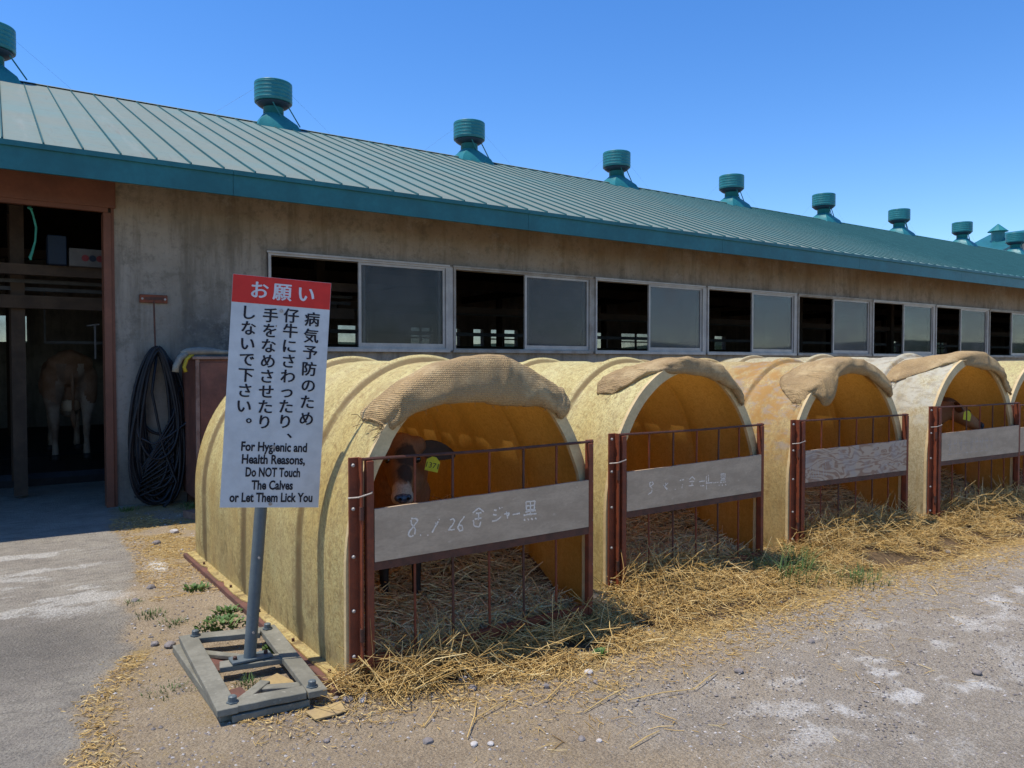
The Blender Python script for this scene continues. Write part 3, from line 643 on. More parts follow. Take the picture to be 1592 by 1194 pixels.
def hutch(x, y, z0, yaw, mat, seed, label, chip=False, board='board', skid=True):
    h = tag(empty('calf_hutch', (x, y, z0), rad(yaw)), label, 'calf hutch', 'calf hutches in a row along the barn')
    s = MB(); s.sheet(shell_rows(0, seed)); s.add([(RA+(u-RA)*.985, LEN+.0, z) for u, z in prof(0)], [tuple(range(len(prof(0))))])
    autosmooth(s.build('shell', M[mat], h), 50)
    s = MB(); s.sheet([r[::-1] for r in shell_rows(.008, seed)]); s.add([(u, LEN-.012, z) for u, z in prof(.02)], [tuple(range(len(prof(0))))[::-1]])
    autosmooth(s.build('lining', M['inner'], h), 50)
    s = MB(); A, B = prof(0.0), prof(.062)
    A2 = [(u-.004*(1 if u < RA else -1), z+.004*(z > SP)) for u, z in A]
    jag = lambda i: .012*max(0, nz(i*.35, seed*3)) if chip else .003*nz(i*.6, seed)
    s.sheet([[(u, .018, z) for u, z in A2], [(u, -.006, z) for u, z in A2], [(u+jag(i), -.008, z) for i, (u, z) in enumerate(B)], [(u+jag(i), .016, z) for i, (u, z) in enumerate(B)]])
    autosmooth(s.build('rim', M['rim'], h), 50)
    for sd in (-1, 1):
        s = MB(); row = []
        for i in range(40):
            v = i*LEN/39; e = .052+.006*nz(i*.5, seed+sd)-(.02 if nz(i*.9, seed*2+sd) > .35 else 0)
            u0 = 0 if sd < 0 else W_
            row.append([(u0-sd*.004, v, .012), (u0+sd*.01, v, .012), (u0+sd*e, v, .010), (u0+sd*e, v, .002)] if sd > 0 else [(u0+sd*e, v, .002), (u0+sd*e, v, .010), (u0-.01, v, .012), (u0+.004, v, .012)])
        s.sheet(row); s.build('flange', M[mat], h)
        for v in (.12, .62, 1.2, 1.8, 2.5):
            s = MB(); s.tube([((0 if sd < 0 else W_)+sd*.035, v, .010), ((0 if sd < 0 else W_)+sd*.035, v, .026)], .008, 7); s.build('bolt', M['oxide_dark'], h)
        if skid:
            s = MB(); s.box(*( (-.075, -.05, -z0-.02) if sd < 0 else (W_-.02, -.05, -z0-.02)), *((.02, LEN+.03, 0.0) if sd < 0 else (W_+.06, LEN+.03, 0.0)), .004); s.build('skid', M['skid'], h)
    if skid:
        s = MB(); s.box(.021, -.05, -z0-.02, W_-.021, .06, -.002, .004); s.build('skid', M['skid'], h)
    # fixed angle posts with bolts
    for u0 in (.008, W_-.062):
        s = MB(); s.box(u0, -.022, .09, u0+.052, -.010, 1.035, .001); s.box(u0 if u0 > .5 else u0+.044, -.06, .09, (u0 if u0 > .5 else u0+.044)+.008, -.0225, 1.035)
        p = s.build('post', M['oxide'], h)
        for z in (.12, .33, .58, .80, 1.0):
            s = MB(); s.lathe([(.009, 0), (.009, .006), (.005, .011)], 8); bo = s.build('bolt', M['bolt'], p); bo.rotation_euler = (rad(90), 0, 0); bo.location = (u0+(.018 if u0 < .5 else .036), -.0222, z)
    # gate
    g = MB(); gu0, gu1 = .075, 1.435
    g.box(gu0, -.07, .06, gu0+.034, -.034, 1.02, .002); g.box(gu1-.03, -.07, .06, gu1, -.034, 1.02, .002)
    g.box(gu0+.034, -.066, .06, gu1-.03, -.038, .115, .002)
    go = g.build('gate', M['oxide'], h)
    s = MB(); s.tube([(gu0-.015, -.05, 1.028), ((gu0+gu1)/2, -.05, 1.024+.006*nz(seed)), (gu1+.015, -.05, 1.028)], .008, 6); s.build('top_rail', M['oxide_dark'], go)
    s = MB(); s.beam((gu0+.034, -.062, .532), (gu1-.03, -.062, .535), .012, .038); s.beam((gu0+.034, -.052, .532), (gu1-.03, -.052, .535), .008, .03); s.build('mid_rail', M['oxide_dark'], go)
    for k in range(5):
        u = gu0+.034+(k+1)*(gu1-gu0-.064)/6+.006*nz(k*3.1, seed)
        s = MB(); s.tube([(u+.004, -.045, .115), (u+.003*nz(k, seed), -.045, .53), (u+.006*nz(k*2, seed), -.048, 1.022)], .0065, 6); s.build('rod', M['oxide_dark'] if k % 2 else M['oxide'], go)
    for z in (.22, .78):
        s = MB(); s.tube([(gu0-.02, -.052, z-.03), (gu0-.02, -.052, z+.03)], .011, 8); s.build('hinge', M['oxide_dark'], go)
    s = MB(); s.tube([(-.005, -.04, .855), (.03, -.075, .86), (.09, -.085, .875), (.105, -.06, .88)], .004, 5); s.build('tie_wire', M['bolt'], go)
    s = MB(); n = 24; top = [.797+.02*i/n+.003*nz(i*.5, seed*1.7) for i in range(n+1)]
    u_ = [gu0+.036+(gu1-gu0-.07)*i/n for i in range(n+1)]
    s.sheet([[(u, -.072, .553+.004*i/n) for i, u in enumerate(u_)], [(u, -.072, t) for u, t in zip(u_, top)], [(u, -.056, t) for u, t in zip(u_, top)], [(u, -.056, .553+.004*i/n) for i, u in enumerate(u_)]], False)
    s.sheet([[(u_[0], -.072, .553), (u_[0], -.072, top[0])], [(u_[0], -.056, .553), (u_[0], -.056, top[0])]]); s.sheet([[(u_[-1], -.056, .557), (u_[-1], -.056, top[-1])], [(u_[-1], -.072, .557), (u_[-1], -.072, top[-1])]])
    bo = s.build('name_board', M[board], go)
    h['_g'] = 1; del h['_g']
    return h, go
def woodgrain():
    t = NT('weathered_plywood'); ob = t.coord('Object', (1, 1, 1)); 
    x, y, z = t.z('Object'); nn = t.noise(t.coord('Object', (1.6, 1, 4.5)), 1.6, 3, .5, .6)
    sn = t.math('SINE', t.math('ADD', t.math('MULTIPLY', z, 95.), t.math('MULTIPLY', nn, 60.)))
    fac = t.math('ADD', t.math('MULTIPLY', sn, .4), t.math('MULTIPLY', t.noise(t.coord('Object', (6, 1, 60)), 2, 4), .6))
    c = t.mix(t.ramp(fac, .25, .62), (.46, .34, .235), (.31, .19, .12))
    c = t.mix(t.ramp(t.noise(ob, 8, 5), .45, .7, 0, .6), c, (.36, .31, .27))
    return t.fin(c, .85, fac, .4, .003)
M['board_wood'] = woodgrain()
H = []
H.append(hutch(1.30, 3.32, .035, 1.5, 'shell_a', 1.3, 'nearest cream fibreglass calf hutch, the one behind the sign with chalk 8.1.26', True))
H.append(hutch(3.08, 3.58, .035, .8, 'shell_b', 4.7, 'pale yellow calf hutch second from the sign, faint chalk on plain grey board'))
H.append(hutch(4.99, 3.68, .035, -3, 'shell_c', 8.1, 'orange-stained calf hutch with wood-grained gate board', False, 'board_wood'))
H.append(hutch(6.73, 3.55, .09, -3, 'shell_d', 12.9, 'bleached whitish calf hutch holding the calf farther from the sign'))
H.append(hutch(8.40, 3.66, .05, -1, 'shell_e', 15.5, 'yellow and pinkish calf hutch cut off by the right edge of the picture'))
# chalk writing (u, z of each stroke on the board)
CH1 = [[[0.297,0.768],[0.323,0.765],[0.331,0.753],[0.303,0.724],[0.287,0.708],[0.281,0.691],[0.295,0.682],[0.315,0.69],[0.318,0.715],[0.297,0.743],[0.296,0.768]],[[0.345,0.686],[0.348,0.68]],[[0.384,0.681],[0.387,0.675]],[[0.45,0.748],[0.425,0.713],[0.409,0.687]],[[0.425,0.731],[0.438,0.72]],[[0.509,0.736],[0.526,0.741],[0.535,0.729],[0.522,0.708],[0.499,0.689],[0.535,0.686]],[[0.591,0.743],[0.565,0.718],[0.553,0.693],[0.565,0.675],[0.582,0.678],[0.578,0.7],[0.56,0.705]],[[0.639,0.756],[0.675,0.777],[0.706,0.753]],[[0.657,0.752],[0.691,0.752]],[[0.675,0.75],[0.672,0.716]],[[0.643,0.72],[0.648,0.689],[0.679,0.681],[0.688,0.707]],[[0.652,0.723],[0.692,0.724]],[[0.767,0.757],[0.783,0.752]],[[0.763,0.734],[0.782,0.729]],[[0.756,0.699],[0.783,0.701],[0.811,0.718]],[[0.8,0.767],[0.804,0.757]],[[0.816,0.767],[0.821,0.757]],[[0.83,0.729],[0.863,0.731],[0.853,0.713]],[[0.844,0.741],[0.851,0.703]],[[0.882,0.719],[0.929,0.722]],[[0.968,0.777],[1.027,0.776],[1.022,0.731],[0.971,0.733],[0.968,0.777]],[[0.971,0.755],[1.024,0.754]],[[0.997,0.778],[0.997,0.706]],[[0.963,0.724],[1.032,0.725]],[[0.954,0.709],[1.037,0.708]],[[0.956,0.687],[0.963,0.678]],[[0.978,0.688],[0.988,0.679]],[[1.002,0.688],[1.012,0.677]],[[1.027,0.687],[1.037,0.678]]]
CH2 = [[[0.3,0.749],[0.324,0.754],[0.335,0.739],[0.305,0.724],[0.3,0.749]],[[0.305,0.724],[0.324,0.712],[0.319,0.685],[0.3,0.683],[0.288,0.674]],[[0.421,0.724],[0.46,0.696]],[[0.465,0.734],[0.431,0.713],[0.455,0.692]],[[0.44,0.737],[0.445,0.719]],[[0.52,0.69],[0.535,0.686]],[[0.57,0.74],[0.611,0.743],[0.591,0.688]],[[0.662,0.739],[0.688,0.755],[0.714,0.736]],[[0.688,0.737],[0.688,0.697]],[[0.662,0.724],[0.709,0.723]],[[0.657,0.697],[0.709,0.697]],[[0.756,0.716],[0.809,0.716]],[[0.767,0.687],[0.804,0.686]],[[0.825,0.754],[0.829,0.651]],[[0.846,0.756],[0.848,0.708]],[[0.815,0.7],[0.885,0.699]],[[0.896,0.697],[0.961,0.695]],[[0.972,0.75],[1.014,0.75],[1.011,0.716],[0.975,0.716],[0.972,0.75]],[[0.992,0.75],[0.995,0.692]],[[0.967,0.705],[1.017,0.705]],[[0.962,0.692],[1.023,0.691]],[[0.951,0.677],[0.96,0.669]],[[0.984,0.675],[0.992,0.667]],[[1.017,0.677],[1.026,0.667]]]
def chalk(strokes, gate, mat, wd, dz=-.035, jit=0.):
    s = MB(); rr = random.Random(3)
    for st in strokes:
        pts = [Vector((u, -.0735, z+dz)) for u, z in st]
        fine = []
        for a, b_ in zip(pts[:-1], pts[1:]):
            n = max(2, int((b_-a).length/.006))
            for i in range(n): fine.append(a.lerp(b_, i/n)+Vector((rr.uniform(-1, 1), 0, rr.uniform(-1, 1)))*.0012)
        fine.append(pts[-1])
        for i in range(len(fine)-1):
            if rr.random() < jit: continue
            a, b_ = fine[i], fine[i+1]; d = (b_-a); 
            if d.length < 1e-6: continue
            n_ = Vector((-d.z, 0, d.x)).normalized()*wd*rr.uniform(.6, 1.15)/2
            s.add([a-n_, b_-n_, b_+n_, a+n_], [(0, 1, 2, 3)])
    s.build('chalk_writing', mat, gate)
chalk(CH1, H[0][1], M['chalk'], .0085, -.035, .03)
chalk(CH2, H[1][1], M['chalk'], .007, -.035, .15)
rr = random.Random(9); S3 = []
for i in range(7): u = .16+.03*i; S3.append([[u, .66+rr.uniform(0, .1)], [u+.015, .62]])
for i in range(12): u = 1.10+.02*i; S3.append([[u, .65+rr.uniform(0, .02)], [u+.016, .64+rr.uniform(0, .04)], [u+.02, .66]])
chalk(S3, H[2][1], M['chalk_faint'], .005, -.035, .3)
S4 = []
for i in range(9): u = .22+.085*i; S4 += [[[u, .76], [u+.012, .67]], [[u-.015, .73], [u+.045, .735]], [[u+.03, .77], [u+.025, .66]], [[u-.01, .64], [u+.045, .645]]]
chalk(S4, H[3][1], M['chalk_faint'], .005, -.035, .3)

# ---------------------------------------------------------------- burlap drapes
def cat(P, n):
    P = np.array(P, float); out = []
    for i in range(n):
        t = i/(n-1)*(len(P)-1); k = min(int(t), len(P)-2); f = t-k
        p0, p1, p2, p3 = P[max(k-1, 0)], P[k], P[k+1], P[min(k+2, len(P)-1)]
        out.append(.5*((2*p1)+(-p0+p2)*f+(2*p0-5*p1+4*p2-p3)*f*f+(-p0+3*p1-3*p2+p3)*f**3))
    return np.array(out)
def drape(hx, stations, seed, label, nstat=90, fray=0):
    """stations: (arch angle deg from the left, back reach, front reach, hang, thickness)"""
    S = cat(stations, nstat); rows = []
    for si, (ph, yb, yf, hg, tk) in enumerate(S):
        t = rad(ph); nx, nzz = -math.cos(t), math.sin(t); l = math.hypot(nx/RA, nzz/RB); ex, ez = nx/RA/l, nzz/RB/l
        bx, bz = RA-RA*math.cos(t), SP+RB*math.sin(t)
        hg = max(hg, 0); tk = max(tk, .012)
        loop_ = [(yb, .004, 0), (yb-.01, tk*.7, 0), ((yb+yf)*.5, tk, 0), (yf+.05*(hg < .03), tk*.95, 0), (yf-.04*min(1, hg*8), tk*.55, hg*.32), (yf-.055*min(1, hg*8), tk*.25, hg*.75), (yf-.02*min(1, hg*8), .0, hg), (yf+.015, -.004*0, hg*.93), (min(-.012, yf+.03) if hg > .03 else yf+.02, .002, hg*.4), (min(-.012, yf+.04) if hg > .03 else yf+.04, .004, 0), (max(yb*.5, yf+.05 if hg < .03 else 0.03), .003, 0)]
        loop_.append(loop_[0])
        C = cat(loop_, 30)[:-1]
        row = []
        for ci, (v, lift, drop) in enumerate(C):
            f1 = nz(si*.055+seed, ci*.13, seed); f2 = nz(si*.22, ci*.3+seed, 2.2)
            k = 1 if ci < 20 else .2
            f3 = abs(nz(si*.06+ci*.07, ci*.06-si*.02, seed+4))
            wr = (f1*.020+f2*.006+max(0, .12-f3)*.09)*k
            drop *= 1+.04*nz(si*.12, seed)
            row.append((bx+ex*(lift+max(wr, -.01)), v+(-wr*.9 if ci > 8 else 0)*k, bz+ez*(lift+max(wr, -.01))-drop))
        rows.append(row)
    c0 = np.mean(rows[0], 0); c1 = np.mean(rows[-1], 0)
    R0 = [tuple(c0+(np.array(p)-c0)*.25) for p in rows[0]]; R1 = [tuple(c1+(np.array(p)-c1)*.25) for p in rows[-1]]
    s = MB(); s.sheet([R0]+rows+[R1], True)
    if fray:
        rr = random.Random(int(seed*10))
        for i in range(22):
            si2 = rr.randrange(4, nstat-2); p = Vector(rows[si2][rr.choice([17, 18, 19])]); q = p+Vector((rr.uniform(-.02, .02), rr.uniform(-.015, .01), -rr.uniform(.008, .03)))
            s.tube([p, q], .0012, 3)
        for i in range(fray):
            p = Vector(rows[rr.randrange(0, 4)][rr.randrange(3, 24)]); q = p+Vector((-rr.uniform(.02, .08), rr.uniform(-.02, .03), rr.uniform(-.06, .03)))
            s.tube([p, (p+q)/2+Vector((0, -.01, rr.uniform(-.015, .015))), q], .0016, 4)
    o = s.build('burlap_sack', M['burlap'], None, True); o.location = H[hx][0].location; o.rotation_euler = H[hx][0].rotation_euler
    return tag(o, label, 'burlap sack', 'burlap sacks draped over the hutch mouths')
drape(0, [(44, .26, .02, .02, .03), (47, .28, -.02, .05, .05), (54, .22, -.04, .07, .055), (64, .16, -.05, .12, .045), (80, .12, -.055, .19, .028), (92, .10, -.055, .215, .022), (105, .10, -.055, .19, .028), (117, .10, -.045, .12, .045), (125, .11, -.045, .085, .06), (129, .10, -.04, .08, .058), (132, .08, -.03, .06, .045)], 1.7,
      'thick burlap roll sagging low over the nearest hutch mouth', 100, 26)
drape(1, [(51, .40, .24, .0, .02), (56, .44, .15, .0, .045), (63, .40, .10, .0, .05), (70, .30, .02, .02, .035), (80, .20, -.02, .06, .03), (92, .13, -.03, .08, .03), (106, .10, -.03, .08, .032), (118, .08, -.03, .07, .03), (128, .06, -.03, .055, .03), (132, .05, -.03, .05, .015)], 5.3,
      'burlap sack with a folded flap left, over the second hutch', 90, 6)
drape(2, [(42, .12, .04, .0, .015), (47, .22, .02, .01, .03), (53, .32, -.01, .07, .03), (59, .36, -.04, .20, .035), (64, .34, -.05, .20, .035), (70, .32, -.03, .09, .04), (82, .28, -.03, .08, .035), (95, .22, -.04, .09, .035), (110, .14, -.04, .09, .035), (121, .10, -.04, .09, .035), (128, .07, -.03, .08, .03), (131, .06, -.02, .05, .02)], 9.1,
      'loose burlap sack folded down at left of the orange-stained hutch', 90, 6)
drape(3, [(49, .52, .46, .0, .012), (54, .60, .34, .0, .02), (61, .60, .18, .0, .025), (70, .50, .06, .01, .03), (80, .32, -.02, .07, .035), (92, .20, -.04, .11, .04), (105, .13, -.04, .10, .035), (118, .09, -.04, .07, .032), (128, .06, -.03, .045, .03), (136, .04, -.04, .035, .03), (139, .03, -.04, .03, .02)], 13.3,
      'burlap sack spread far back over the left shoulder of the whitish hutch', 90, 8)

# ================================================================ STRAW
def straw_obj(name, X, Y, Z, length, width, mat, pitch=.25, yaw=None, seed=1, parent=None):
    r = np.random.default_rng(seed); n = len(X)
    ya = r.uniform(0, 2*np.pi, n) if yaw is None else yaw
    pi_ = r.normal(0, pitch, n); Ln = length*r.uniform(.45, 1.25, n)*.5; wd = width*r.uniform(.6, 1.3, n)
    d = np.stack([np.cos(ya)*np.cos(pi_), np.sin(ya)*np.cos(pi_), np.sin(pi_)], -1)
    side = np.stack([-np.sin(ya), np.cos(ya), np.zeros(n)], -1); up = np.cross(d, side)
    C = np.stack([X, Y, Z+np.abs(np.sin(pi_))*Ln*.6], -1)
    bend = r.normal(0, .12, n)[:, None]*side*Ln[:, None]+(r.normal(0, .08, n)*Ln)[:, None]*up
    rings = []
    for t, ws in ((-1, .8), (0, 1.), (1, .7)):
        c = C+d*(Ln*t)[:, None]+(bend if t == 0 else 0)
        for a in (0, 2.094, 4.189):
            rings.append(c+(side*math.cos(a)+up*math.sin(a))*(wd*ws/2)[:, None])
    V = np.stack(rings, 1)  # n,9,3
    V[:, :, 2] = np.maximum(V[:, :, 2], .003+.002*r.random((n, 1)))
    f = []
    for s_ in (0, 3):
        for k in range(3): f.append((s_+k, s_+(k+1) % 3, s_+3+(k+1) % 3, s_+3+k))
    f = np.array(f); F = (f[None]+np.arange(n)[:, None, None]*9).reshape(-1, 4)
    me = bpy.data.meshes.new(name); me.vertices.add(n*9); me.vertices.foreach_set('co', V.reshape(-1).astype(np.float32))
    m = len(F); me.loops.add(m*4); me.loops.foreach_set('vertex_index', F.reshape(-1).astype(np.int32)); me.polygons.add(m)
    me.polygons.foreach_set('loop_start', np.arange(0, m*4, 4, dtype=np.int32)); me.update(calc_edges=True)
    me.materials.append(mat); return link(name, me, parent)
# mound outside
xs = np.arange(1.3, 9.8, .035); ys = np.arange(2.7, 4.3, .035); X, Y = np.meshgrid(xs, ys)
f_ = np.interp(X, FRONT_X, FRONT_Y)
Z = np.where(Y < f_+.02, pile(X, Y), pile(X, f_)*np.exp(-((Y-f_)/.25)**2))-.012
s = MB(); s.v = np.stack([X, Y, Z], -1).reshape(-1, 3).tolist(); idx = np.arange(X.size).reshape(X.shape)
s.f = np.stack([idx[:-1, :-1], idx[:-1, 1:], idx[1:, 1:], idx[1:, :-1]], -1).reshape(-1, 4).tolist(); s.mi = [0]*len(s.f)
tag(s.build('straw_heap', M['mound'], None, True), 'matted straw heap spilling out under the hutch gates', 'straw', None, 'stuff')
r = RNG
def outer(n, mode):
    x = r.uniform(1.25, 9.6, n*3); e = np.interp(x, EDGE_X, EDGE_Y); f = np.interp(x, FRONT_X, FRONT_Y)
    if mode == 'strip': q = r.random(n*3); y = e-.05+(f+.10-e)*q**.42; keep = fbm(x, y, 6) > np.where(q**.42 < .6, .48, .30)
    else: y = e-.35*np.abs(r.normal(0, 1, n*3))**1.3; keep = fbm(x, y, 3) > .5
    x, y = x[keep][:n], y[keep][:n]; return x, y
x, y = outer(26000, 'strip'); gx = ((x > 2.86) & (x < 3.1)) | ((x > 4.66) & (x < 4.95)); k = ~(gx & (y > 3.35) & (r.random(len(x)) < .8)); x, y = x[k], y[k]
z = pile(x, np.minimum(y, np.interp(x, FRONT_X, FRONT_Y)))+r.uniform(0, .03, len(x))
o = straw_obj('loose_straw', x, y, z, .13, .0042, M['straw'], .30, None, 3); tag(o, 'loose golden straw strewn along the hutch fronts', 'straw', None, 'stuff')
x, y = outer(900, 'out'); o = straw_obj('stray_straw', x, y, np.full(len(x), .006), .09, .0032, M['straw'], .04, None, 4); tag(o, 'stray straw stalks lying on the bare yard', 'straw', None, 'stuff')
# long stalks leaning out of the first and later gates
x = np.concatenate([r.normal(1.62, .18, 420), r.uniform(1.5, 2.8, 350), r.normal(3.5, .3, 500), r.uniform(5.1, 6.4, 700), r.uniform(6.9, 8.3, 500)])
f = np.interp(x, FRONT_X, FRONT_Y); y = f-.02-np.abs(r.normal(0, .12, len(x)))
o = straw_obj('long_straw', x, y, pile(x, y)+r.uniform(.01, .10, len(x)), .26, .0045, M['straw'], .45, None, 5); tag(o, 'long straw stalks poking out through the gates', 'straw', None, 'stuff')
# chaff
n = 9000; x = r.uniform(.8, 8.5, n); y = np.interp(x, EDGE_X, EDGE_Y)+r.normal(-.02, .16, n)
x2 = r.uniform(.75, 1.35, 3500); y2 = r.uniform(5.2, 8.2, 3500); kk = fbm(x2, y2, 2.2) > .42; x = np.concatenate([x, x2[kk]]); y = np.concatenate([y, y2[kk]])
x3 = r.normal(.0, .06, 900); y3 = r.uniform(3.0, 4.3, 900); x3 = x3+np.interp(y3, [3.24, 3.8, 4.1, 4.5], [.27, .33, .47, .6]); x = np.concatenate([x, x3]); y = np.concatenate([y, y3])
o = straw_obj('straw_chaff', x, y, np.full(len(x), .008), .028, .004, M['straw'], .15, None, 6); tag(o, 'short yellow chaff scattered over the dirt', 'chaff', None, 'stuff')
# bedding inside each hutch
for hi, (h, g) in enumerate(H[:5]):
    sd = 20+hi; hx, hy = h.location.x, h.location.y; base = [.09, .12, .16, .16, .14][hi]
    U = np.arange(.015, W_-.01, .05); V = np.arange(-.02, LEN-.02, .05); UU, VV = np.meshgrid(U, V)
    def bed(u, v, hi=hi, base=base):
        return base+.30*sstep(v, .0, 1.5)*(.6+.5*fbm(u+hi*5, v, 2.2))+.05*(fbm(u+hi, v, 7)-.5)+.06*np.abs(u-.75)**2*4*sstep(v, .1, .6)
    s = MB(); s.v = np.stack([UU, VV, bed(UU, VV)-.02-h.location.z], -1).reshape(-1, 3).tolist(); idx = np.arange(UU.size).reshape(UU.shape)
    s.f = np.stack([idx[:-1, :-1], idx[:-1, 1:], idx[1:, 1:], idx[1:, :-1]], -1).reshape(-1, 4).tolist(); s.mi = [0]*len(s.f)
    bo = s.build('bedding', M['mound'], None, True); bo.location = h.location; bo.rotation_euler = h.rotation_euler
    tag(bo, ['straw bed inside the hutch nearest the sign', 'straw bed inside the second hutch from the sign', 'straw bed inside the orange-stained hutch', 'straw bed under the calf in the whitish hutch', 'straw bed inside the hutch at the right edge'][hi], 'bedding', None, 'stuff')
    n = [10000, 7500, 6000, 5000, 1500][hi]; u = r.uniform(.09, W_-.09, n); v = .06+(LEN-.3)*r.random(n)**1.7
    zz = np.maximum(bed(u, v)+r.uniform(-.01, .03, n)-h.location.z, .01)
    n = n//6; u2_ = r.uniform(.14, W_-.14, n); v2_ = .1+(LEN-.6)*r.random(n)**1.8; z2_ = np.maximum(bed(u2_, v2_)+.03-h.location.z, .01)
    so3 = straw_obj('bedding_stalk', u2_, v2_, z2_, .20, .0085, M['straw_top'], .22, None, sd+50, bo); so3['kind'] = 'stuff'
    so2 = straw_obj('bedding_stalk', u, v, zz, .14, .0060, M['straw_in'], .30, None, sd, bo); so2['kind'] = 'stuff'

# ================================================================ ANIMALS
def remesh(name, prims, voxel, mat, smooth_it=6):
    """prims: list of chains [(x,y,z,r)...] fused into one continuous surface"""
    bm = bmesh.new()
    for ch in prims:
        for i, (p, q) in enumerate(zip(ch[:-1], ch[1:])):
            a, b_ = Vector(p[:3]), Vector(q[:3]); n = max(2, int((b_-a).length/(min(p[3], q[3])*.35)))
            for k in range(n+1):
                t = k/n; c = a.lerp(b_, t); rr_ = p[3]*(1-t)+q[3]*t
                bmesh.ops.create_icosphere(bm, subdivisions=2, radius=rr_, matrix=Matrix.Translation(c))
    me = bpy.data.meshes.new(name); bm.to_mesh(me); bm.free()
    o = bpy.data.objects.new(name, me); COL.objects.link(o)
    m = o.modifiers.new('r', 'REMESH'); m.mode = 'VOXEL'; m.voxel_size = voxel
    m2 = o.modifiers.new('s', 'SMOOTH'); m2.iterations = smooth_it; m2.factor = .5
    dg = bpy.context.evaluated_depsgraph_get(); dg.update(); ev = o.evaluated_get(dg)
    nm = bpy.data.meshes.new_from_object(ev); o.modifiers.clear(); o.data = nm; bpy.data.meshes.remove(me)
    nm.materials.clear(); nm.materials.append(mat); nm.polygons.foreach_set('use_smooth', [True]*len(nm.polygons)); return o
def coat(name, a, b_, face=None, fz=0):
    t = NT(name); ob = t.coord('Object')
    c = t.mix(t.ramp(t.noise(ob, 3.5, 4), .38, .62), a, b_)
    hair = t.noise(t.coord('Object', (60, 60, 14)), 2, 4, .7)
    c = t.mix(t.ramp(hair, .4, .7, 0, .35), c, tuple(v*.45 for v in a))
    return t.fin(c, .75, hair, .35, .003, 0, .3)
def ear(parent, base, tip, wdt, mat, up=(0, 0, 1)):
    base, tip = Vector(base), Vector(tip); d = tip-base; s_ = d.cross(Vector(up)).normalized(); u = s_.cross(d.normalized())
    P = []
    for i in range(9):
        t = i/8; w_ = wdt*math.sin(math.pi*min(1, (t*.86+.10)))**.8; c = base+d*t+Vector(up)*(-.02*t*t)
        P.append([c+u*w_*math.cos(a)*.5+s_*(.012*math.sin(a)*(1-t*.7)+.018*math.cos(a)**2) for a in [2*math.pi*k/10 for k in range(10)]])
    m_ = MB(); m_.sheet(P, True); m_.add(P[-1], [tuple(range(10))]); m_.add(P[0], [tuple(range(10))[::-1]]); return m_.build('ear', mat, parent, True)
def eartag(parent, c, n, size, text=None):
    c = Vector(c); n = Vector(n).normalized(); s_ = n.cross(Vector((0, 0, 1))).normalized(); u = s_.cross(n); 
    a = .25; s2 = s_*math.cos(a)+u*math.sin(a); u2 = u*math.cos(a)-s_*math.sin(a)
    pts = [(-.5, -.6), (.5, -.6), (.52, .2), (.15, .5), (-.15, .5), (-.52, .2)]
    F = [c+s2*x_*size+u2*y_*size+n*.002 for x_, y_ in pts]; B = [c+s2*x_*size+u2*y_*size-n*.002 for x_, y_ in pts]
    m_ = MB(); m_.add(F+B, [tuple(range(6)), tuple(range(6, 12))[::-1]]+[(i, (i+1) % 6, (i+1) % 6+6, i+6) for i in range(6)])
    o = m_.build('ear_tag', M['tag'], parent)
    m_ = MB()
    if text:
        vs, fs, wd_ = text_geo(text, 0); sc_ = size*.92/wd_
        m_.add([c-s2*(-1)*0+(-s2 if False else s2)*((p[0]-wd_/2)*sc_)*-1*TS+u2*(p[1]*sc_-.35*size)+n*.0028*1 for p in vs], fs)
        k = m_.build('tag_number', M['sign_ink'], o)
    return o
TS = 1
def text_geo(txt, off=0., size=1.):
    cu = bpy.data.curves.new('t', 'FONT'); cu.body = txt; cu.size = size; cu.offset = off*size; cu.resolution_u = 3
    o = bpy.data.objects.new('t', cu); COL.objects.link(o); dg = bpy.context.evaluated_depsgraph_get(); dg.update()
    me = o.evaluated_get(dg).to_mesh(); vs = [tuple(v.co) for v in me.vertices]; fs = [tuple(p.vertices) for p in me.polygons]
    o.evaluated_get(dg).to_mesh_clear(); bpy.data.objects.remove(o); bpy.data.curves.remove(cu)
    x0 = min(v[0] for v in vs); x1 = max(v[0] for v in vs)
    return [(v[0]-x0, v[1], 0) for v in vs], fs, x1-x0
# calf looking out of the nearest hutch
M['coat1'] = coat('dark_brown_coat', (.40, .18, .075), (.25, .11, .045)); M['coat_f'] = coat('black_face_coat', (.05, .03, .02), (.11, .055, .03))
M['muzzle'] = coat('pale_muzzle_coat', (.66, .48, .31), (.50, .34, .21))
def face_coat():
    t = NT('calf_coat'); w = t.coord('World'); ob = w
    def dist(p):
        v = t.n('VectorMath'); v.operation = 'DISTANCE'; t.l(w, v.inputs[0]); v.inputs[1].default_value = p; return v.outputs['Value']
    nn = t.noise(w, 22, 5, .7); n0 = t.noise(w, 4, 4)
    c = t.mix(t.ramp(n0, .38, .62), (.26, .11, .045), (.16, .065, .028))
    jit = t.math('MULTIPLY', t.math('SUBTRACT', nn, .5), .06)
    c = t.mix(t.ramp(t.math('ADD', dist((1.755, 3.60, 1.03)), jit), .085, .060, 0, .92), c, (.022, .014, .010))
    c = t.mix(t.ramp(t.math('ADD', dist((1.725, 3.545, .945)), jit), .070, .045, 0, .92), c, (.022, .014, .010))
    c = t.mix(t.ramp(t.math('ADD', dist((1.683, 3.525, .815)), jit), .088, .068, 0, .9), c, (.52, .36, .23))
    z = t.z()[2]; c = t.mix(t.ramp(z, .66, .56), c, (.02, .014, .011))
    hair = t.noise(t.coord('World', (60, 60, 14)), 2, 4, .7); c = t.mix(t.ramp(hair, .4, .7, 0, .4), c, (.06, .03, .015))
    return t.fin(c, .7, hair, .4, .003, 0, .3)
M['calf_face'] = face_coat()
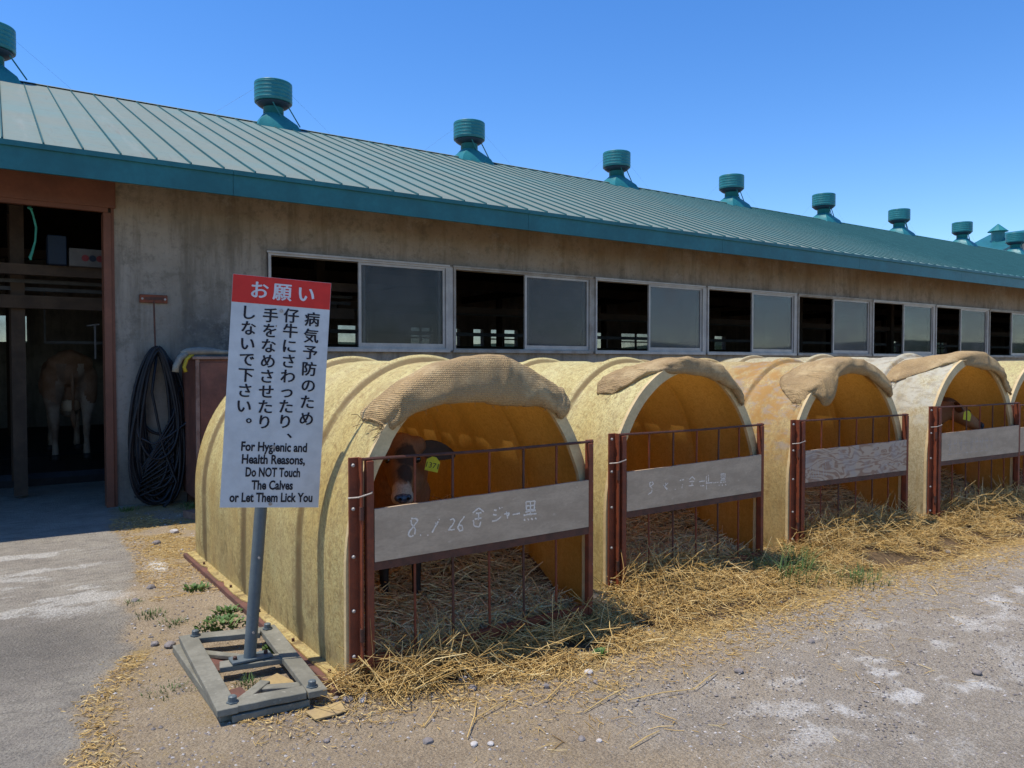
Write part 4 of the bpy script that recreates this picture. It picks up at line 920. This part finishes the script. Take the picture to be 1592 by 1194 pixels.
cr = tag(empty('calf', (1.95, 4.1, .12)), 'dark brown calf with yellow ear tag looking over the nearest gate', 'calf', 'calves in the hutches')
ax = Vector((.40, .92, 0)).normalized(); sd_ = Vector((.92, -.40, 0))
def at(p, s_, z): q = Vector((1.83, 3.86, 0))+ax*p+sd_*s_; return (q.x, q.y, z)
ch = [[(*at(0.02, 0, .86), .155), (*at(.25, 0, .88), .18), (*at(.55, 0, .86), .20), (*at(.80, 0, .87), .165)],
      [(*at(.05, 0, .78), .15), (*at(.5, 0, .76), .17)],
      [(*at(0, 0, .93), .12), (1.80, 3.80, 1.00, .095), (1.775, 3.74, 1.035, .088)],
      [(1.775, 3.735, 1.045, .090), (1.755, 3.69, 1.0, .082), (1.715, 3.60, .90, .060), (1.69, 3.545, .845, .052), (1.683, 3.525, .825, .052)],
      [(1.70, 3.745, 1.06, .055), (1.85, 3.70, 1.06, .055)], [(1.705, 3.72, 1.0, .055), (1.80, 3.68, 1.0, .055)],
      [(1.735, 3.70, .94, .068), (1.70, 3.58, .83, .044)], [(1.662, 3.53, .822, .040), (1.704, 3.515, .822, .040)]]
for p, s_ in ((.06, -.09), (.06, .09), (.82, -.10), (.82, .10)):
    fr_ = p < .4
    ch.append([(*at(p, s_, .78), .085), (*at(p+(0 if fr_ else .06), s_*1.05, .58), .052), (*at(p+(0 if fr_ else .09), s_, .44), .036), (*at(p, s_, .26), .026), (*at(p-.01, s_, .16), .03)])
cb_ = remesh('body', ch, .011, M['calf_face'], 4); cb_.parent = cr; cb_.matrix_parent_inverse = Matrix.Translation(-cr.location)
def wchild(o, root): o.parent = root; o.matrix_parent_inverse = Matrix.Translation(-Vector(root.location)); return o
# dark blaze, pale muzzle ring as part of the coat, by vertex colour-free material slots
m_ = MB(); 
for (dx, dz, r_) in ((0, 0, .036), (-.022, .004, .026), (.022, .004, .026)):
    m_.lathe([(r_*math.cos(a), r_*.72*math.sin(a)) for a in np.linspace(-1.5, 1.5, 7)], 12)
    for i in range(len(m_.v)-84, len(m_.v)): v = m_.v[i]; m_.v[i] = (v[0]+1.668+dx, v[1]*.7+3.487, v[2]+.822+dz)
wchild(m_.build('nose', M['nose'], None, True), cr)
for dx in (-.022, .022):
    m_ = MB(); m_.tube([(1.664+dx, 3.470, .824), (1.662+dx, 3.459, .824)], .007, 8); wchild(m_.build('nostril', M['eye'], None), cr)
for s_ in (-1, 1):
    m_ = MB(); m_.lathe([(.020*math.cos(a), .020*math.sin(a)) for a in np.linspace(-1.5, 1.5, 9)], 12)
    c = Vector((1.748, 3.655, .995))+Vector((.80, -.33, 0))*(.088*s_); m_.v = [(v[0]+c.x, v[1]+c.y, v[2]+c.z) for v in m_.v]; wchild(m_.build('eye', M['eye'], None, True), cr)
e1 = wchild(ear(None, (1.85, 3.72, 1.05), (2.055, 3.64, 1.02), .105, M['coat_f']), cr); wchild(ear(None, (1.71, 3.78, 1.05), (1.56, 3.86, 1.02), .085, M['coat_f']), cr)
wchild(eartag(None, (1.925, 3.655, .962), (-.35, -1, .1), .072, '1371'), cr)
# calf in the whitish hutch, head in profile to the right
c4 = tag(empty('calf', (7.5, 4.2, .2)), 'dark calf turned sideways in the whitish hutch, yellow tag', 'calf', 'calves in the hutches')
ch = [[(7.60, 3.98, .97, .13), (7.50, 4.18, .94, .17), (7.36, 4.6, .92, .19), (7.30, 4.9, .90, .16)], [(7.62, 3.95, .99, .12), (7.71, 3.87, 1.06, .10)],
      [(7.71, 3.87, 1.075, .10), (7.79, 3.82, 1.02, .095), (7.90, 3.76, .94, .070), (7.98, 3.72, .89, .058)]]
for px_, py_ in ((7.42, 4.02), (7.58, 4.12), (7.2, 4.85), (7.4, 4.9)): ch.append([(px_, py_, .85, .085), (px_, py_, .6, .045), (px_, py_, .4, .03), (px_, py_, .25, .033)])
cb_ = remesh('body', ch, .016, M['coat1'], 5); wchild(cb_, c4)
cb_.data.materials.append(M['coat_f'])
for p in cb_.data.polygons:
    if p.center.z > 1.13 or p.center.z < .6 or p.center.x > 7.95: p.material_index = 1
wchild(ear(None, (7.70, 3.79, 1.10), (7.585, 3.65, 1.07), .10, M['coat_f']), c4); wchild(ear(None, (7.77, 3.92, 1.12), (7.84, 4.02, 1.16), .08, M['coat_f']), c4)
wchild(eartag(None, (7.625, 3.64, 1.01), (-.3, -1, .05), .085, None), c4)
m_ = MB(); m_.lathe([(.016*math.cos(a), .016*math.sin(a)) for a in np.linspace(-1.5, 1.5, 9)], 12); m_.v = [(v[0]+7.835, v[1]+3.728, v[2]+1.035) for v in m_.v]; wchild(m_.build('eye', M['eye'], None, True), c4)
m_ = MB(); m_.lathe([(.032*math.cos(a), .04*math.sin(a)) for a in np.linspace(-1.5, 1.5, 9)], 12); m_.v = [(v[0]+8.005, v[1]+3.695, v[2]+.885) for v in m_.v]; wchild(m_.build('nose', M['nose'], None, True), c4)
# cow seen from behind in the doorway
M['coat_cow'] = coat('fawn_cow_coat', (.20, .095, .045), (.26, .145, .085))
cow = tag(empty('cow', (.80, 12.4, .15)), 'fawn and white cow seen from behind in the dark doorway', 'cow')
cx, cy = .79, 12.2
ch = [[(cx, cy+.05, 1.42, .24), (cx, cy+.5, 1.38, .30), (cx, cy+1.0, 1.32, .34), (cx, cy+1.5, 1.38, .28)],
      [(cx-.17, cy, 1.50, .12), (cx, cy-.06, 1.58, .12), (cx+.17, cy, 1.50, .12)], [(cx, cy+.2, 1.60, .10), (cx, cy+1.6, 1.60, .10)],
      [(cx-.10, cy+.5, 1.2, .28), (cx+.10, cy+1.0, 1.15, .30)], [(cx, cy+.16, 1.10, .12), (cx, cy+.25, .86, .13)],
      [(cx, cy+1.5, 1.42, .22), (cx, cy+2.0, 1.5, .15), (cx, cy+2.3, 1.45, .12), (cx, cy+2.6, 1.2, .09)]]
for s_ in (-1, 1):
    ch.append([(cx+s_*.19, cy+.10, 1.32, .165), (cx+s_*.21, cy+.04, 1.05, .13), (cx+s_*.20, cy-.02, .82, .075), (cx+s_*.19, cy-.04, .70, .062), (cx+s_*.19, cy+.02, .45, .045), (cx+s_*.19, cy+.02, .30, .05), (cx+s_*.19, cy-.02, .23, .055)])
    ch.append([(cx+s_*.16, cy+1.45, 1.2, .14), (cx+s_*.17, cy+1.45, .8, .07), (cx+s_*.17, cy+1.45, .5, .05), (cx+s_*.17, cy+1.45, .25, .055)])
cb_ = remesh('body', ch, .026, M['coat_cow'], 6); wchild(cb_, cow)
cb_.data.materials.append(coat('pale_leg_coat', (.34, .25, .18), (.20, .12, .075)))
for p in cb_.data.polygons:
    c = p.center
    if (c.z < .98+.1*nz(c.x*9, c.z*7)) or (c.y < cy+.1 and abs(abs(c.x-cx)-.12) < .05+.03*nz(c.z*8, c.x*5) and c.z < 1.5): p.material_index = 1
m_ = MB(); m_.tube([(cx, cy-.08, 1.60), (cx+.01, cy-.15, 1.45), (cx+.02, cy-.15, 1.1), (cx+.02, cy-.14, .85)], [.035, .028, .02, .018], 8); m_.tube([(cx+.02, cy-.14, .86), (cx+.02, cy-.15, .75), (cx+.03, cy-.15, .62)], [.02, .04, .015], 8)
wchild(m_.build('tail', M['coat_cow'], None, True), cow)
m_ = MB(); m_.lathe([(.05, .80), (.13, .86), (.15, .97), (.10, 1.05)], 14, cx, cy+.22); wchild(m_.build('udder', M['muzzle'], None, True), cow)
for s_ in (-1, 1):
    for yy in (cy-.02, cy+1.45):
        m_ = MB(); m_.lathe([(.068, .152), (.062, .22), (.05, .25)], 12, cx+s_*.19, yy); wchild(m_.build('hoof', M['hoof'], None, True), cow)

# ================================================================ WARNING SIGN
sg = tag(empty('warning_sign', (.975, 3.735, .0)), 'leaning white and red notice on a grey post, Japanese and English text', 'sign')
base_frame = tag(empty('sign_base', (.97, 3.73, .0)), 'weathered grey timber frame lying under the sign post', 'timber base')
SW, SH = .452, 1.098
lean = rad(3.6)
# local sign space: u across, w up, origin at the bottom centre of the sheet
Ob = Vector((1.062, 3.685, .810)); yawd = Vector((.972, -.235, 0)).normalized()
upd = (Vector((0, 0, 1))*math.cos(lean)+yawd*math.sin(lean)).normalized(); ud = (yawd*math.cos(lean)-Vector((0, 0, 1))*math.sin(lean)*1.0).normalized(); nd = ud.cross(upd).normalized()
if nd.y > 0: nd = -nd
def S(u, w_, d=0.): return Ob+ud*u+upd*w_+nd*d-Vector(sg.location)
def quad_box(u0, w0, u1, w1, d0, d1): 
    m_ = MB(); m_.hexa([S(u0, w0, d0), S(u1, w0, d0), S(u1, w1, d0), S(u0, w1, d0), S(u0, w0, d1), S(u1, w0, d1), S(u1, w1, d1), S(u0, w1, d1)]); return m_
sheet = quad_box(-SW/2, 0, SW/2, SH, 0, .004).build('sign_sheet', M['sign_white'], sg)
quad_box(-SW/2+.001, SH-.130, SW/2-.001, SH-.001, .0042, .0052).build('red_header', M['sign_red'], sheet)
def put_text(txt, u, w_, size, mat, off=.022, width=None, name='lettering', chars=None, pitch=0):
    m_ = MB()
    if chars:
        for i, c in enumerate(chars):
            vs, fs, wd_ = text_geo(c, off, size)
            ox = -wd_/2
            if c in '、。': ox = wd_*.6
            for q, (jx, jy) in enumerate(((-.016, 0), (.016, .0), (0, .013), (0, -.013))): m_.add([S(u+p[0]+ox+jx*size*1.6, w_-i*pitch+p[1]-size*.36+jy*size+(size*.35 if c in '、。' else 0), .0060+.0001*q) for p in vs], fs)
    else:
        vs, fs, wd_ = text_geo(txt, off, size); k = (width or wd_)/wd_
        m_.add([S(u+(p[0]-wd_/2)*k, w_+p[1]-size*.34, .0058 if mat != 'sign_wtext' else .0062) for p in vs], fs)
    return m_.build(name, M[mat], sheet)
for c, u in (('お', -.108), ('願', .0), ('い', .118)): put_text('', u*.95, SH-.066, .088, 'sign_wtext', .0, chars=c)
put_text('', .145, SH*(1-.168), .073, 'sign_ink', .0, chars='病気予防のため', pitch=.0803)
put_text('', .047, SH*(1-.160), .073, 'sign_ink', .0, chars='仔牛にさわったり、', pitch=.0727)
put_text('', -.048, SH*(1-.165), .073, 'sign_ink', .0, chars='手をなめさせたり', pitch=.0727)
put_text('', -.143, SH*(1-.160), .073, 'sign_ink', .0, chars='しないで下さい。', pitch=.0737)
for i, (tx, wd_) in enumerate((('For Hygienic and', .302), ('Health Reasons,', .29), ('Do NOT Touch', .25), ('The Calves', .19), ('or Let Them Lick You', .38))):
    put_text(tx, .005, SH*(1-(.735, .790, .846, .902, .956)[i]), .061, 'sign_ink', .03, wd_)
for w_ in (SH-.155, SH*.265, .018):
    m_ = MB(); a = S(.0, w_, .004); m_.tube([a, a+nd*.005], .009, 9); m_.build('screw', M['bolt'], sheet)
a = S(-.022, SH-.05, -.030); b_ = Vector((.972, 3.735, .07))-Vector(sg.location)
m_ = MB(); m_.tube([b_, b_.lerp(a, .35), b_.lerp(a, .7), a], .029, 16); autosmooth(m_.build('post', M['post_grey'], sg), 60)
for t in (.08, .28, .9): m_ = MB(); q = b_.lerp(a, t)+Vector((-.0, -.029, 0)); m_.tube([q, q+Vector((0, -.006, 0))], .006, 7); m_.build('rivet', M['bolt'], sg)
m_ = MB(); m_.box(-.09, -.04, .078, .10, .045, .090, .002); m_.build('foot_plate', M['post_grey'], sg)
for dx in (-.07, .075): m_ = MB(); m_.lathe([(.010, .090), (.010, .102), (.005, .106)], 8, dx, .0); m_.build('bolt', M['oxide_dark'], sg)
# timber base: back-left, front-left, front-right, back-right corners
BLc, FLc, FRc, BRc = Vector((.75, 4.24, .068)), Vector((.72, 3.26, .055)), Vector((1.17, 3.22, .058)), Vector((1.21, 4.14, .07))
def plank(a, b_, w_, h_, name='plank', lift=0): 
    m_ = MB(); a = Vector(a)-Vector(base_frame.location); b_ = Vector(b_)-Vector(base_frame.location); up = Vector((0, 0, 1)); a.z += lift; b_.z += lift
    m_.beam(a, b_, w_, h_); me_ = m_.build(name, M['base_wood'], base_frame)
    bm = bmesh.new(); bm.from_mesh(me_.data); bmesh.ops.subdivide_edges(bm, edges=bm.edges[:], cuts=3, use_grid_fill=True)
    for v in bm.verts: v.co += Vector((nz(v.co.x*20, v.co.y*20), nz(v.co.y*20, v.co.x*18, 3), nz(v.co.x*9, v.co.y*9, 5)))*.0025
    bmesh.ops.bevel(bm, geom=[e for e in bm.edges if e.calc_face_angle(0) > .8], offset=.0025, segments=1, affect='EDGES'); bm.to_mesh(me_.data); bm.free(); return me_
wv = .085
plank(BLc+Vector((.04, .0, 0)), FLc+Vector((.04, 0, 0)), wv, .03); plank(BRc+Vector((-.04, 0, 0)), FRc+Vector((-.04, 0, 0)), wv, .03)
plank(FLc+Vector((.084, .045, .002)), FRc+Vector((-.084, .045, .002)), wv, .03); plank(BLc+Vector((.084, -.045, .0)), BRc+Vector((-.084, -.045, 0)), wv, .03)
plank(Vector((.84, 3.76, .06)), Vector((1.125, 3.70, .06)), wv, .026)
plank(Vector((.745, 4.24, .022)), Vector((.765, 3.30, .022)), .06, .04); plank(Vector((.78, 3.285, .018)), Vector((1.10, 3.26, .018)), .05, .03)
plank(Vector((.80, 4.10, .03)), Vector((.99, 3.86, .038)), .045, .02); plank(Vector((.82, 3.33, .05)), Vector((.98, 3.50, .045)), .05, .02); plank(Vector((.93, 3.46, .04)), Vector((1.10, 3.36, .05)), .05, .018)
for c in (BLc+Vector((.07, -.04, 0)), FLc+Vector((.07, .05, 0)), FRc+Vector((-.05, .05, 0)), BRc+Vector((-.05, -.05, 0))):
    m_ = MB(); c = c-Vector(base_frame.location); m_.lathe([(.018, c.z+.0), (.018, c.z+.042), (.012, c.z+.046)], 10, c.x, c.y); m_.lathe([(.026, c.z+.015), (.026, c.z+.021)], 6, c.x, c.y); m_.build('bolt', M['post_grey'], base_frame)

# ================================================================ small things on the ground
def scrap(name, x, y, z, sx, sy, rz, mat, label, cat_, tilt=0., th=.006):
    m_ = MB(); n = 5; P = []
    rr = random.Random(int(x*100+y*10))
    out = [(-sx/2, -sy/2), (sx*.1, -sy/2*1.05), (sx/2, -sy/2*.9), (sx/2*.96, sy*.1), (sx/2, sy/2), (-sx*.15, sy/2*.95), (-sx/2*.97, sy/2)]
    out = [(a+rr.uniform(-.004, .004), b2+rr.uniform(-.004, .004)) for a, b2 in out]; k = len(out)
    m_.add([(a, b2, 0) for a, b2 in out]+[(a, b2, th) for a, b2 in out], [tuple(range(k))[::-1], tuple(range(k, 2*k))]+[(i, (i+1) % k, (i+1) % k+k, i+k) for i in range(k)])
    o = m_.build(name, M[mat]); o.location = (x, y, z); o.rotation_euler = (tilt, tilt*.5, rz); return tag(o, label, cat_)
scrap('plywood_scrap', 1.06, 3.50, .012, .13, .20, .5, 'cardboard', 'yellow plywood scrap lying inside the front of the timber frame', 'scrap', .12)
scrap('plywood_scrap', .86, 3.93, .012, .12, .16, -.3, 'skid', 'reddish scrap board inside the back of the timber frame', 'scrap', .05)
scrap('plywood_scrap', .86, 3.46, .012, .10, .20, .2, 'skid', 'reddish scrap board inside the front left of the timber frame', 'scrap', .08)
scrap('plywood_scrap', 1.14, 3.13, .010, .16, .09, .1, 'cardboard', 'yellowish flat scrap on the dirt in front of the timber frame', 'scrap', .03)
scrap('wood_block', 1.53, 7.85, .0, .10, .22, .3, 'box_edge', 'pale wood block on the dirt below the cabinet', 'block', 0, .07)
m_ = MB(); m_.box(-.16, -.05, 0, .16, .05, .006, .002); m_.box(-.16, .046, .006, .16, .05, .03); o = m_.build('steel_strip', M['steel_strip']); o.location = (3.05, 3.50, .045); o.rotation_euler = (rad(14), rad(4), rad(-72)); tag(o, 'bent shiny steel strip at the foot between first two hutches', 'metal strip')
scrap('paving_slab', 2.90, 3.42, .0, .36, .30, .1, 'stone', 'dark flat slab on the ground between the first two hutches', 'slab', 0, .03)
def stone(r_, seed):
    bm = bmesh.new(); bmesh.ops.create_icosphere(bm, subdivisions=2, radius=r_)
    for v in bm.verts:
        v.co *= 1+.35*nz(v.co.x/r_*.9+seed, v.co.y/r_*.9, v.co.z/r_*.9); v.co.z *= .62
    me_ = bpy.data.meshes.new('stone'); bm.to_mesh(me_); bm.free(); return me_
SD = [(1.26, 3.20, .026, 0), (1.31, 3.16, .022, 1), (1.34, 3.21, .018, 1), (1.22, 3.24, .018, 0), (1.78, 3.00, .022, 0), (2.08, 2.83, .018, 0), (2.34, 2.84, .022, 1), (2.30, 2.74, .015, 0), (1.38, 2.67, .022, 0), (1.52, 2.55, .016, 1), (1.58, 2.52, .014, 1), (2.96, 2.45, .022, 0), (.81, 5.55, .03, 0), (.72, 4.35, .03, 0), (.66, 4.42, .022, 0), (.68, 5.30, .024, 0), (1.9, 2.35, .018, 0), (1.95, 2.30, .014, 1), (3.6, 2.5, .02, 0), (3.9, 1.8, .022, 0), (1.05, 6.9, .035, 0), (1.25, 7.25, .04, 1), (1.80, 3.12, .02, 1), (1.05, 2.9, .014, 0), (6.2, 3.1, .03, 1)]
SLB = ['bluish grey stone just off the front corner of the nearest hutch', 'pale stone nearest the front corner of the hutch skid', 'pale stone tucked under straw at the nearest gate post', 'grey stone between the sign base and hutch corner', 'grey stone in the straw edge before the first gate', 'grey stone at the straw edge below the middle of the first hutch', 'pale stone at the pointed tip of the straw', 'small grey stone just outside the straw tip', 'grey stone alone on the dirt near the bottom of the picture', 'pale pebble, the left of a close pair near the picture bottom', 'pale pebble, the right of a close pair near the picture bottom', 'dark grey stone on the gravel apron before the second hutch', 'grey stone beside the concrete edge, far left', 'grey stone just left of the sign base', 'small grey stone further left of the sign base', 'grey stone lying on the concrete edge beyond the sign', 'grey pebble at the bottom edge, left of its pale twin', 'pale pebble at the bottom edge next to a grey one', 'grey stone on the gravel below the third hutch', 'grey stone far out in the lime dust at the right', 'grey stone in the golden litter behind the first hutch corner', 'pale stone in the litter near the barn shadow edge', 'white stone resting in straw under the first gate', 'tiny grey stone on bare dirt in front of the sign base', 'pale stone at the straw edge before the third hutch']
for i, (x, y, r_, p) in enumerate(SD):
    o = link('stone', stone(r_, i*3.3), None, (x, y, r_*.3), i); o.data.materials.append(M['stone_pale' if p else 'stone'])
    tag(o, SLB[i], 'stone', 'loose stones on the yard')
# gravel
bm_pts = []; s = MB(); rr = random.Random(4)
oct_f = [(0, 2, 4), (2, 1, 4), (1, 3, 4), (3, 0, 4), (2, 0, 5), (1, 2, 5), (3, 1, 5), (0, 3, 5)]
def grit(n, xr, yr, rm, cond=None):
    for _ in range(n):
        x = rr.uniform(*xr); y = rr.uniform(*yr)
        if cond and not cond(x, y): continue
        q = rm*(.35+rr.random()**3*1.5); a = rr.random()*6.28; c_, s__ = math.cos(a)*q, math.sin(a)*q; k = rr.uniform(.6, 1)
        s.add([(x+c_, y+s__, q*.2), (x-c_, y-s__, q*.15), (x-s__*k, y+c_*k, q*.2), (x+s__*k, y-c_*k, q*.25), (x+rr.uniform(-.3, .3)*q, y, q*.8), (x, y, -q*.3)], oct_f); 
        for j in range(8): s.mi[-1-j] = 1 if a > 4.4 else 0
grit(22000, (.4, 6), (1.0, 3.3), .005); grit(2600, (.3, 1.5), (3.2, 8.5), .007); grit(1500, (-1, .7), (3, 8), .005)
tag(s.build('gravel', [M['stone'], M['stone_pale']]), 'fine gravel grit scattered over the yard', 'gravel', None, 'stuff')
# weeds
def weed(x, y, n, hgt, spread, label, broad=False, seed=1, mat='grass'):
    rr = random.Random(seed); m_ = MB()
    for i in range(n):
        a = rr.uniform(0, 6.28); rd = spread*rr.random()**.7; bx, by = math.cos(a)*rd, math.sin(a)*rd
        hh = hgt*rr.uniform(.4, 1.1); le = rr.uniform(.15, .8)*hh; a2 = a+rr.uniform(-1, 1); w_ = (.010 if broad else .0028)*rr.uniform(.7, 1.3)
        P = []
        for k in range(5):
            t = k/4; c = Vector((bx+math.cos(a2)*le*t*t, by+math.sin(a2)*le*t*t, hh*(t-.35*t*t)))
            ww = w_*math.sin(math.pi*(.12+.86*t)) if broad else w_*(1-t*.85)
            sd2 = Vector((-math.sin(a2), math.cos(a2), .0))*ww; P.append([c-sd2, c+Vector((0, 0, -.001)), c+sd2])
        m_.sheet(P)
    o = m_.build('weed', M[mat]); o.location = (x, y, 0); return tag(o, label, 'weed', 'green weeds growing by the hutches')
weed(1.03, 4.55, 150, .038, .14, 'leafy green weed clump beside the sign base', True, 1)
weed(1.12, 4.75, 60, .05, .08, 'small leafy weed just behind the big clump', True, 2)
weed(.72, 4.95, 70, .045, .09, 'sparse weed tuft on the dirt near the concrete edge', False, 3)
weed(.80, 4.72, 60, .04, .08, 'thin weed tuft left of the leafy clump', False, 4)
weed(.66, 5.25, 40, .04, .06, 'tiny weed tuft at the concrete edge farther back', False, 5)
weed(1.05, 5.35, 60, .05, .08, 'little green tuft alone on the tan dirt', True, 6)
weed(1.17, 3.95, 60, .05, .07, 'green sprigs between timber frame and hutch skid', True, 7)
weed(1.24, 3.62, 40, .05, .05, 'green sprigs at the hutch skid near the front of the frame', True, 8)
weed(.62, 3.75, 90, .03, .12, 'flat dry grass patch left of the timber frame', False, 9)
weed(.93, 3.62, 50, .06, .06, 'grass sprigs growing inside the timber frame', False, 10)
weed(4.72, 3.42, 130, .27, .13, 'tall grass tuft between the second and third hutches', False, 11)
weed(4.40, 3.25, 130, .30, .20, 'tall grass tuft in front of the second hutch gate', False, 12)
weed(4.92, 3.52, 60, .20, .06, 'grass tuft at the foot of the orange-stained hutch post', False, 13)
weed(2.52, 2.98, 26, .06, .03, 'small green sprig standing in the straw before the gap', True, 14)
weed(1.05, 8.65, 80, .07, .12, 'grass tuft at the wall beside the door jamb', False, 15)
weed(1.65, 8.45, 120, .10, .16, 'shaded grass growing under the hose and cabinet', False, 16)
weed(4.85, 3.05, 190, .13, .24, 'low green grass in the straw before the third hutch', False, 17)
# a few big loose stalks on the yard
SK = [((1.52, 2.60), (1.72, 2.86)), ((1.62, 2.72), (1.86, 2.80)), ((2.28, 2.50), (2.62, 2.42)), ((2.62, 2.42), (2.86, 2.50)), ((1.98, 2.70), (2.25, 2.86)), ((1.42, 2.78), (1.56, 2.92)), ((2.35, 2.6), (2.05, 2.52)), ((2.0, 2.18), (2.2, 2.22)), ((5.0, 2.55), (5.2, 2.72)), ((1.36, 3.28), (1.40, 3.02)), ((1.34, 3.28), (1.46, 3.0))]
SKL = ['dark straight stalk pointing up right on bare dirt in the lower middle', 'stalk crossing the dark stalk on the bare dirt', 'left half of a bent straw stalk on the dirt below the straw tip', 'right half of a bent straw stalk at the gravel edge', 'stalk lying from bare dirt into the straw tip', 'short stalk on the dirt below the nearest gate post', 'stalk lying flat just under the straw tip', 'small stalk near the bottom edge of the picture', 'reddish stalk alone on the gravel before the third hutch', 'long straw blade bending straight down at the nearest gate post', 'long straw blade curving right and down at the nearest gate post']
for i, (a, b_) in enumerate(SK):
    m_ = MB(); z1 = .012 if i < 9 else .16
    m_.tube([(*a, z1), ((a[0]+b_[0])/2+.01, (a[1]+b_[1])/2, .018 if i < 9 else .07), (*b_, .010)], [.0022, .0026, .0018], 5)
    tag(m_.build('straw_stalk', M['straw']), SKL[i], 'straw stalk', 'single stalks on the yard' if i < 9 else 'blades at the nearest gate post')
